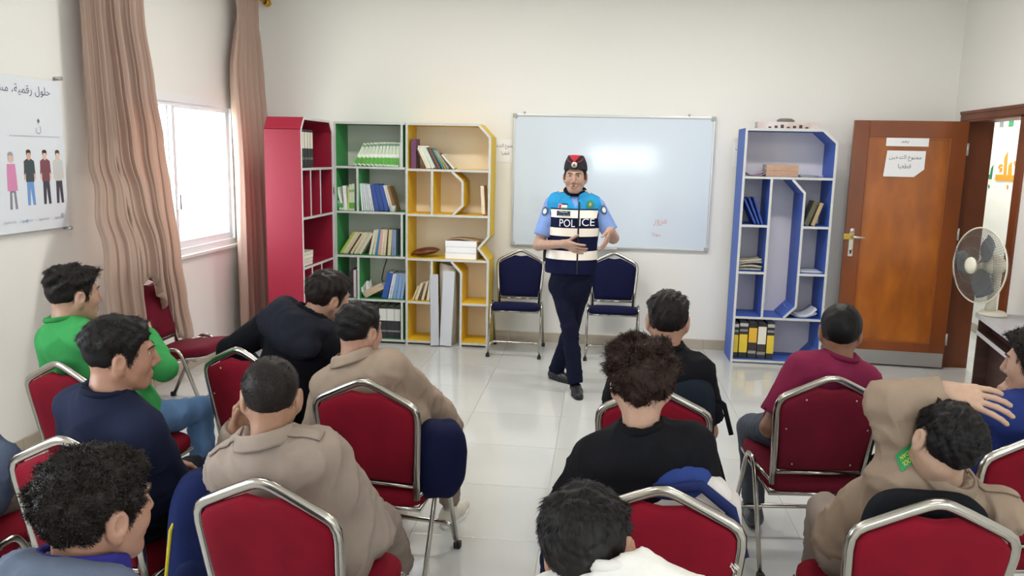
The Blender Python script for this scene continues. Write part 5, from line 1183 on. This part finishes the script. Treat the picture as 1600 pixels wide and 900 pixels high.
# ------------------------------------------------------------------ garment details
def collar(P, col, h1=.048, r=.069, fold=.024, name='collar', kind='cotton', lift=.012):
    """stand-up collar with a folded leaf around the neck"""
    nd = P['nd']; S = P['S']; B = unit(np.cross(nd, S)); c0 = P['neck']+nd*lift; off = P['off']
    prof = [(r+.002, -.03), (r+.001, .0), (r-.001, h1*.6), (r, h1), (r+.006, h1+.003), (r+.011, h1-.004), (r+.016, h1-fold), (r+.019, h1-fold-.014)]
    mb = MB()
    def fn(u, v):
        a = 2*PI*u; i = min(len(prof)-2, int(v*(len(prof)-1))); f = v*(len(prof)-1)-i; rr = prof[i][0]*(1-f)+prof[i+1][0]*f; hh = prof[i][1]*(1-f)+prof[i+1][1]*f
        p = c0+S*rr*math.cos(a)+B*rr*1.06*math.sin(a)+nd*(hh-.016*max(0, math.sin(a))); return tuple(p-off)
    mb.grid(fn, 40, 14, closeu=True)
    return mb.build(name, cloth(col, kind), P['root'], thick=.003)
def epaulettes(P, col, sides=(0, 1)):
    b = bvh_of(P['top'], P['off'])
    for i in sides:
        a = P['neck']-P['Up']*.03; s = P['A'][i][0]; u = unit(s-a); c = a+u*.115
        e = drape_grid(b, c, u, P['Fw'], -P['Up'], .115, .042, P['off'], 'epaulette', cloth(col), P['root'], 8, 4, .006)
        md = e.modifiers.new('thick', 'SOLIDIFY'); md.thickness = .005; md.offset = 0
def hood(P, col, kind='cotton', big=1.0, droop=.05):
    off = P['off']; n, S, F, U = P['neck'], P['S'], P['Fw'], P['Up']
    lo, hi = bounds([n-S*.25, n+S*.25, n-F*.22-U*.2, n+F*.14+U*.1], .08); g = SDF(lo, hi, .008); pts = []
    R3 = np.stack([S, F, U], 1)
    for k in range(11):
        a = math.radians(-25+k*23); c, s = math.cos(a), math.sin(a)
        pts.append(n+S*.098*c*big-F*.08*s*big+U*(.004+.026*s-.03*max(0, -s)))
    for p, q in zip(pts, pts[1:]): g.rc(p, q, .036*big, k=.03)
    g.el(n-F*.075*big-U*droop, (.15*big, .062*big, .075*big), R3, k=.04)
    g.rc(n-U*.02, n+P['nd']*.25, .064, k=.012, op='sub')
    v, q = g.mesh(); v = cloth_noise(v, q, .006, 77, 9); o = np_mesh('hood', v-off, q, cloth(col, kind), P['root']); MB().tube([tuple(p+U*.03*big-(p-n)*.12-off) for p in pts[1:-1]], .010, 8, flat=.016, up=tuple(U)).build('hood_rim', cloth(col, kind), o); return o
for P, c_, h_ in ((p5, '9b8878', .045), (p6, '94857a', .045), (p11, '93806f', .06)): collar(P, c_, h_, .071)
epaulettes(p6, '94857a'); epaulettes(p11, '93806f', (1,))
def crew(P, col, r=.0628, h1=.014, kind='shirt'):
    nd = P['nd']; S = P['S']; B = unit(np.cross(nd, S)); c0 = P['neck']+nd*.043; mb = MB()
    mb.tube([tuple(c0+S*r*math.cos(2*PI*k/32)+B*r*1.05*math.sin(2*PI*k/32)-nd*.012*max(0, math.sin(2*PI*k/32))-P['off']) for k in range(32)], .0065, 8, closed=True, flat=.011, up=tuple(nd))
    return mb.build('neckband', cloth(col, kind), P['root'])
for P, c_ in ((p1, '358548'), (p2, '171b2e'), (p7, '101014'), (p8, '0e0e12'), (p10, '6f1e3c'), (p12, '1f2c62'), (p9, 'd2cfca'), (p0, '4b5468')): crew(P, c_)
hood(p4, '20222b', big=1.25, droop=.045)
hood(p3, '5c6578', big=1.02, droop=.035)
collar(p3, '2c2a72', .035, .068, .02, 'inner_collar', lift=.03)
# school patch on the raised sleeve
b = bvh_of(p11['top'], p11['off']); pc = at(1420, 712, 2.0); vd = unit(pc-V(0, 0, CAM_H)); uu = unit(at(1440, 700, 2.1)-at(1410, 722, 2.1)); ww = unit(at(1416, 700, 2.1)-at(1424, 722, 2.1))
pt = drape_grid(b, pc, uu, ww, vd, .072, .052, p11['off'], 'sleeve_patch', mat('patch_green', '#1f8a4e', .7), p11['root'], 8, 6, .004)
drape_text(b, 'JORDAN', pc+ww*.010, -uu, -ww, vd, .05, .016, p11['off'], mat('patch_yellow', '#e3d23c', .7), p11['root'], .006, 'patch_lettering')
drape_text(b, 'SCHOOL', pc-ww*.012, -uu, -ww, vd, .05, .014, p11['off'], mat('patch_yellow', '#e3d23c', .7), p11['root'], .006, 'patch_lettering')
# white bird-shaped mark on the beige trousers
M_mk = mat('trouser_print', '#ece8e4', .7)

# ------------------------------------------------------------------ the police officer
OY = 5.88
hd = at(899, 277, OY-.03); pv = at(891, 442, OY); nk = hd+V(.0, .035, -.147)
fa, ra = at(900, 592, 5.78), at(868, 580, 6.12); fa[2] = .06; ra[2] = .06
wL, wR = at(884, 381, 5.60), at(953, 360, 5.60)
po_ = person('person in blue shirt, cap and reflective police vest, gesturing with both hands', pv, nk, 178, hd, 176, -3, 0, top='7f9bd2', pants='14172c', hair='short', haircol='15100e', skincol='c4947a', seed=31, fine=True, sw=.165, sleeves='short', topname='shirt', infl=.007, hs=1.0, shoes='15161a',
    arms=((at(958, 372, 5.86), wR), (at(842, 383, 5.84), wL)), hands=(dict(d=at(943, 390, 5.5)-wR, n=V(-1, .1, 0), t=V(.1, -.75, .6), curl=(8, 10, 12, 14), thumb=(30, 8), sc=1.0), dict(d=at(908, 392, 5.5)-wL, n=V(.8, .5, .2), t=V(-.1, .1, 1), curl=(12, 14, 16, 18), thumb=(50, 8), sc=1.0)),
    legs=((at(893, 512, 5.98), ra, (.75, -.6, 0)), (at(890, 512, 5.80), fa, (.18, -1, 0))), open_mouth=True, seated=False, hair_over=dict(top=.006, side=.006, lside=.008, len=.01), wrinkle=.002, hem=at(899, 422, 5.74)[2], pfat=.84, hemr=.058)
R_ = po_['root']; off = po_['off']; Up, S2, Fw = po_['Up'], po_['S'], po_['Fw']; nk = po_['neck']; sh = po_['sh']
def zrow(y): return at(899, y, OY-.14)[2]
lo, hi = bounds([pv, nk]+sh, .2); g = SDF(lo, hi, .007); ch = nk-Up*.16
g.rc(pv-Up*.06, pv+Up*.12, .182, .178, k=.03, flat=(Fw, 1.4)); g.rc(pv+Up*.12, ch+Up*.03, .178, .19, k=.05, flat=(Fw, 1.4))
g.rc(sh[0]+S2*.03, sh[1]-S2*.03, .068, k=.06); g.rc(ch-Up*.02, nk-Up*.06, .16, .11, k=.05, flat=(Fw, 1.25)); g.rc(nk-Up*.03, sh[0]+S2*.03, .062, .062, k=.05); g.rc(nk-Up*.03, sh[1]-S2*.03, .062, .062, k=.05)
for i in (0, 1):
    o = sh[i]; sg = -1 if i == 0 else 1
    g.rc(o+S2*sg*.085-Up*.16, o+S2*sg*.075+Up*.06, .058, k=.01, op='sub')
g.rc(nk+Up*.02, nk+Up*.2, .062, k=.006, op='sub'); g.rc(nk+Up*.03+Fw*.07, nk-Up*.05+Fw*.125+V(.018, 0, 0), .032, .016, k=.01, op='sub')
Zg = g.ax[2][None, None, :]; g.F = np.maximum(g.F, np.broadcast_to(zrow(430)-Zg, g.F.shape)).astype(np.float32)
v, q = g.mesh(); v = cloth_noise(v, q, .003, 5, 7); cz = v[q].mean(1)[:, 2]; zc = zrow(334)
M_navy = cloth('171a3c', 'vest'); M_cyan = cloth('2f93c9', 'vest'); M_refl = mat('reflective_tape', '#fdf3e6', .3)
def sub_mesh(name, mask, m, parent):
    qq = q[mask]; ids = np.unique(qq); mp = np.full(len(v), -1); mp[ids] = np.arange(len(ids)); return np_mesh(name, v[ids]-off, mp[qq], m, parent)
vest = sub_mesh('vest', cz <= zc, M_navy, R_); yoke = sub_mesh('vest_yoke', cz > zc, M_cyan, R_)
bv = BVHTree.FromPolygons([tuple(p) for p in v], [tuple(f) for f in q])
def ring(name, z0, z1, m, a0=0, a1=360, n=72, lift=.004):
    pts = []; nz = 3
    for i in range(n+1):
        a = math.radians(a0+(a1-a0)*i/n)
        for j in range(nz):
            z = z0+(z1-z0)*j/(nz-1); t = (z-pv[2])/max(1e-6, (nk-pv)[2]); c = pv+(nk-pv)*t; d = Vector((math.cos(a), math.sin(a), 0))
            h = bv.ray_cast(Vector((c[0], c[1], z))+d*.4, -d, .5); p = h[0]+d*lift if h[0] else Vector((c[0], c[1], z))+d*.1
            pts.append(tuple(p-Vector(tuple(off))))
    Q = np.array([[i*nz+j, (i+1)*nz+j, (i+1)*nz+j+1, i*nz+j+1] for i in range(n) for j in range(nz-1)]); return np_mesh(name, np.array(pts), Q, m, R_)
ring('reflective_stripe', zrow(341), zrow(328), M_refl, 205, 335, 40)
ring('reflective_stripe', zrow(370), zrow(357), M_refl); ring('reflective_stripe', zrow(407), zrow(393), M_refl)
ring('trim_line', zrow(328.5), zrow(326.5), M_navy, 205, 335, 40, .0045)
toY = V(0, 1, 0); rx = V(1, 0, 0); uz = V(0, 0, 1)
def front(px, py): return at(px, py, OY-.16)
drape_grid(bv, front(903, 373), rx, uz, toY, .012, abs(zrow(430)-zrow(317)), off, 'zip', mat('zip_black', '#0c0d16', .6), R_, 1, 30, .006)
M_wt = mat('print_white', '#e9ebee', .6)
drape_text(bv, 'POL', front(886, 349), rx, uz, toY, .112, .054, off, M_wt, R_, .005); drape_text(bv, 'ICE', front(917, 348), rx, uz, toY, .108, .054, off, M_wt, R_, .005)
for dx, w_ in ((-.0, 0),):
    drape_grid(bv, front(879, 323), rx, uz, toY, .062, .03, off, 'flag_patch', M_wt, R_, 4, 3, .005)
    drape_grid(bv, front(882, 319.5), rx, uz, toY, .044, .009, off, 'flag_stripe', mat('flag_black', '#16161a', .7), R_, 3, 1, .007)
    drape_grid(bv, front(882, 325.8), rx, uz, toY, .044, .009, off, 'flag_stripe', mat('flag_green', '#1f8a4e', .7), R_, 3, 1, .007)
    drape_grid(bv, front(874.5, 323), rx, uz, toY, .018, .028, off, 'flag_triangle', mat('flag_red', '#c2202c', .7), R_, 2, 2, .0075)
    drape_grid(bv, front(880, 334), rx, uz, toY, .098, .036, off, 'name_patch', mat('name_patch_navy', '#242a44', .7), R_, 5, 3, .008)
    drape_text(bv, ar('شرطة'), front(880, 331.5), rx, uz, toY, .06, .014, off, M_wt, R_, .0095); drape_text(bv, ar('دوريات النجدة') if False else ar('شرطة مرور'), front(880, 337), rx, uz, toY, .08, .01, off, M_wt, R_, .0095)
em = [front(922, 320)+V(.026*math.cos(2*PI*k/16), 0, .03*math.sin(2*PI*k/16)) for k in range(16)]+[front(922, 320)]
ep = np.array(drape(bv, em, toY, .006))-off; np_mesh('emblem', ep, np.array([[k, (k+1) % 16, 16] for k in range(16)]), mat('emblem_green', '#2f7a4a', .6), R_)
em = [front(922, 320)+V(.012*math.cos(2*PI*k/10)*(1 if k % 2 else .55), 0, .016*math.sin(2*PI*k/10)*(1 if k % 2 else .55)) for k in range(10)]+[front(922, 320)]
ep = np.array(drape(bv, em, toY, .008))-off; np_mesh('emblem_star', ep, np.array([[k, (k+1) % 10, 10] for k in range(10)]), mat('emblem_gold', '#b9a46a', .5), R_)
# vest collar, shoulder tapes, sleeve badges
collar(po_, '15161f', .036, .069, .012, 'vest_collar', lift=.03)
bs = bvh_of(po_['top'], off)
for i in (0, 1):
    c = (nk-Up*.03)*.45+sh[i]*.55; u = unit(sh[i]-nk); o = drape_grid(bv, c, u, Fw, -Up, .05, .09, off, 'shoulder_tape', mat('tape_tan', '#cdbfae', .6), R_, 4, 6, .004)
for px, py, nm in ((851, 330, 'a'), (944, 328, 'b')):
    c = at(px, py, OY-.06); sg = -1 if px < 900 else 1; d = unit(V(-sg*.5, 1, 0)); u = unit(V(1, sg*.5, 0))
    em = [c+u*.028*math.cos(2*PI*k/16)+uz*.034*math.sin(2*PI*k/16) for k in range(16)]+[c]; ep = np.array(drape(bs, em, d, .004))-off
    np_mesh('sleeve_badge', ep, np.array([[k, (k+1) % 16, 16] for k in range(16)]), mat('badge_navy', '#3a4a6a', .6), R_)
    em = [c+u*.016*math.cos(2*PI*k/8)+uz*.02*math.sin(2*PI*k/8) for k in range(8)]+[c]; ep = np.array(drape(bs, em, d, .007))-off
    np_mesh('badge_star', ep, np.array([[k, (k+1) % 8, 8] for k in range(8)]), mat('badge_silver', '#c6ccd2', .5), R_)
# garrison cap
Rh, hh = po_['Rh'], po_['head']; capr = MB()
def hl(p): return tuple(Rh @ V(*p)+hh-off)
def capf(u, v):
    a = 2*PI*u; rx_ = .085*(1-v)+.056*v+.008*math.sin(PI*v); ry = .105*(1-v)+.092*v; zz = .058+.09*v-.012*math.cos(a)*0-.014*math.sin(a)*(1-v)*-1*0
    z0 = .052+.012*abs(math.sin(a)) if math.sin(a) > 0 else .052-.02*abs(math.sin(a))
    return hl((rx_*math.cos(a), -.006+ry*math.sin(a), z0+(.152+.012*math.sin(a)-z0)*v))
cp = MB().grid(capf, 40, 8, closeu=True)
tp = [capf(k/40, 1) for k in range(40)]; cp.add(tp, [tuple(range(40))])
cap_o = cp.build('garrison_cap', mat('cap_navy', '#14151f', .8), R_)
M_red = mat('cap_red', '#b81e30', .7)
def capp(x, v, lift=.002):   # point on the cap front at height v and offset x
    rx_ = .085*(1-v)+.056*v+.008*math.sin(PI*v); ry = .105*(1-v)+.092*v; sx = max(-1, min(1, x/rx_)); sy = math.sqrt(1-sx*sx); z0 = .052+.012*sy
    return hl((x, -.006+(ry+lift)*sy, z0+(.152+.012*sy-z0)*v))
MB().grid(lambda u, v: capp((2*u-1)*.042*max(.02, v), .46+.54*v, .004), 8, 8).build('cap_wedge', M_red, cap_o, thick=.002)
for s_ in (-1, 1): MB().tube([capp(0, .36, .003), capp(s_*.03, .5, .003), capp(s_*.05, .64, .003), capp(s_*.056, .8, .003)], .0022, 6).build('cap_piping', M_red, cap_o)
mbx = MB(); c = Vector(capp(-.0, .3, .004)); fwv = Vector(tuple(Rh @ V(0, 1, 0))); Mq = Matrix.Translation(c) @ fwv.to_track_quat('Z', 'Y').to_matrix().to_4x4()
mbx.lathe([(0, .006), (.012, .005), (.019, .003), (.021, 0)], 20, M=Mq).build('cap_badge', mat('badge_metal', '#c9c2b6', .3, metal=.7), cap_o)
MB().lathe([(0, .008), (.006, .007), (.009, .005)], 12, M=Mq).build('badge_centre', mat('badge_dark', '#6d6a66', .4, metal=.5), cap_o)
# radio on the belt
q2 = MB().box(-.02, .02, -.015, .015, -.05, .05, ch=.006); ro = q2.build('radio', M_rubber, R_); ro.location = tuple(at(853, 398, OY)-off)

# ------------------------------------------------------------------ bags
def sbox(w, d, h, e=.45, seed=0, amp=.006):
    rng = random.Random(seed); a_ = [rng.uniform(0, 6) for _ in range(6)]
    def fn(u, v):
        a = 2*PI*u; b = PI*(v-.5); f = lambda t: math.copysign(abs(t)**e, t)
        x = w/2*f(math.cos(b))*f(math.cos(a)); y = d/2*f(math.cos(b))*f(math.sin(a)); z = h/2*f(math.sin(b))
        k = 1+amp*10*(math.sin(7*x/w*2+a_[0])*math.sin(6*z/h+a_[1])*.12+math.sin(11*z/h*2+a_[2]+3*u)*.06)
        return (x*k, y*k, z*k+h/2)
    return fn
def backpack(label, loc, rz, w, d, h, cols, tilt=(0, 0), seed=0, pocket=True, handle=True, e=.5, amp=.006, straps=True, piping=None, name='backpack'):
    r = empty(name, tuple(loc), rz); r.rotation_euler = (math.radians(tilt[0]), math.radians(tilt[1]), math.radians(rz)); tag(r, label, 'backpack')
    m0 = cloth(cols[0], 'nylon'); m1 = cloth(cols[1], 'nylon')
    MB().grid(sbox(w, d, h, e, seed, amp), 36, 20, closeu=True).build('main_body', m0, r)
    if pocket:
        o = MB().grid(sbox(w*.82, d*.5, h*.5, .5, seed+1), 30, 14, closeu=True).build('front_pocket', m1, r); o.location = (0, -d*.36, h*.05)
    if handle: MB().tube([(-.04, d*.1, h-.01), (-.035, d*.1, h+.03), (0, d*.1, h+.04), (.035, d*.1, h+.03), (.04, d*.1, h-.01)], .007, 8).build('top_handle', m1, r)
    z = MB(); z.tube([(w*.44*math.cos(PI*k/12), -d*.28, h*.62+h*.3*math.sin(PI*k/12)) for k in range(13)], .004, 6); z.build('zipper', mat('zip_dark', '#101218', .5), r)
    if straps:
        for s_ in (-1, 1):
            MB().tube([(s_*w*.2, d*.45, h*.95), (s_*w*.26, d*.62, h*.7), (s_*w*.3, d*.6, h*.35), (s_*w*.34, d*.45, h*.1)], .022, 8, flat=.006, up=(0, 1, 0)).build('shoulder_strap', m1, r)
    if piping:
        for s_ in (-1, 1):
            MB().tube([(s_*w*.4, -d*.2, h*.12), (s_*w*.47, -d*.36, h*.4), (s_*w*.44, -d*.40, h*.7), (s_*w*.26, -d*.30, h*.93)], .006, 8).build('piping', cloth(piping, 'nylon'), r)
    return r
def chair_pt(key, x, y, z):
    cx, cy, yaw = CHAIRS[key]; p = RZ(yaw) @ V(x, y, 0); return V(cx+p[0], cy+p[1], z)
def strap(r, M_, pts, wd, th, col, nm='strap', up=(0, 1, 0)):
    return MB().tube([tuple(p) for p in pts], wd, 8, flat=th, up=up).build(nm, cloth(col, 'nylon'), r)
r = backpack('black backpack behind the person in black in the front row', chair_pt('c6', .12, -.12, .46), -4, .24, .14, .44, ('1b222c', '151a20'), seed=1)
strap(r, 0, [(.12, -.02, .36), (.15, -.02, .34), (.17, -.02, .27), (.185, -.02, .22)], .010, .003, '14161b'); strap(r, 0, [(.1, -.02, .2), (.14, -.02, .08), (.165, -.02, 0), (.19, -.02, -.14)], .022, .003, '14161b')
r = backpack('blue and white backpack on the chair with the frayed edge', chair_pt('c7', .05, -.12, .485), -8, .29, .12, .395, ('cfc8c4', '2c3d78'), seed=2, pocket=False, straps=False)
MB().grid(sbox(.25, .15, .13, .8, 3, .001), 30, 14, closeu=True).build('blue_lid', cloth('2c3d78', 'nylon'), r).location = (-.045, 0, .31)
MB().grid(sbox(.07, .16, .34, .5, 8), 20, 12, closeu=True).build('side_panel', cloth('c3bcb8', 'nylon'), r).location = (.13, 0, .0)
strap(r, 0, [(-.05, -.08, .36), (.05, -.085, .39), (.13, -.08, .33), (.17, -.08, .2)], .018, .006, '232c56', 'dark_strap', (0, 1, .2))
r = backpack('black bag behind the person resting a hand on the head', chair_pt('c9', .02, -.165, .46), 0, .33, .085, .405, ('15171c', '121317'), seed=4, pocket=False, handle=False, straps=False)
strap(r, 0, [(-.12, -.02, .14), (-.18, .0, .1), (-.22, .04, .05), (-.26, .1, .02)], .016, .005, '121317'); MB().grid(sbox(.1, .08, .06, .6, 9), 16, 8, closeu=True).build('strap_pad', cloth('121317', 'nylon'), r).location = (-.2, .03, .0)
r = backpack('navy backpack with yellow piping', chair_pt('c5', -.335, -.06, .25), 22, .26, .2, .52, ('1a2450', '151c3e'), seed=5, piping='b9a82e', tilt=(-6, 4))
MB().tube([(-.03, -.145, .2), (-.015, -.15, .12), (.0, -.15, .05)], .008, 8, flat=.003, up=(0, 1, 0)).build('yellow_strap', cloth('b9a82e', 'nylon'), r)
backpack('dark navy bag hung at the side of the aisle chair', chair_pt('c4', .225, -.08, .375), 20, .21, .2, .31, ('131738', '171c44'), seed=6, straps=False, pocket=False, tilt=(0, 4), handle=False, e=.68, amp=.016)
# white bird mark on the beige trousers
o = [c for c in p11['root'].children if c.name.startswith('trousers')][0]; bt = bvh_of(o, p11['off']); pc = at(1298, 842, 2.4); vd = unit(pc-V(0, 0, CAM_H)); ux = unit(at(1310, 842, 2.4)-at(1290, 842, 2.4)); uy = unit(np.cross(ux, vd))
bird = [(-.022, .012), (-.004, .008), (.016, .014), (.024, .008), (.01, .0), (.014, -.016), (.002, -.006), (-.012, -.018), (-.008, -.002)]
pts = [pc+ux*a+uy*b for a, b in bird]+[pc]; ep = np.array(drape(bt, pts, vd, .004))-p11['off']; n_ = len(bird)
np_mesh('trouser_mark', ep, np.array([[k, (k+1) % n_, n_] for k in range(n_)]), M_mk, p11['root'])

o = [x for x in bpy.data.objects if x.get('label', '').startswith('red chair with frayed edge')][0]; rg = random.Random(4); fr_ = MB()
for k in range(40):
    z = rg.uniform(.56, .70); y = back_y(z)-.012; x = .186+rg.uniform(-.004, .012); fr_.tube([(x, y, z), (x+rg.uniform(-.004, .012), y-rg.uniform(.0, .01), z-rg.uniform(.004, .014))], .0016, 5)
fr_.build('frayed_lining', mat('fray_white', '#d9d4cc', .8), o)
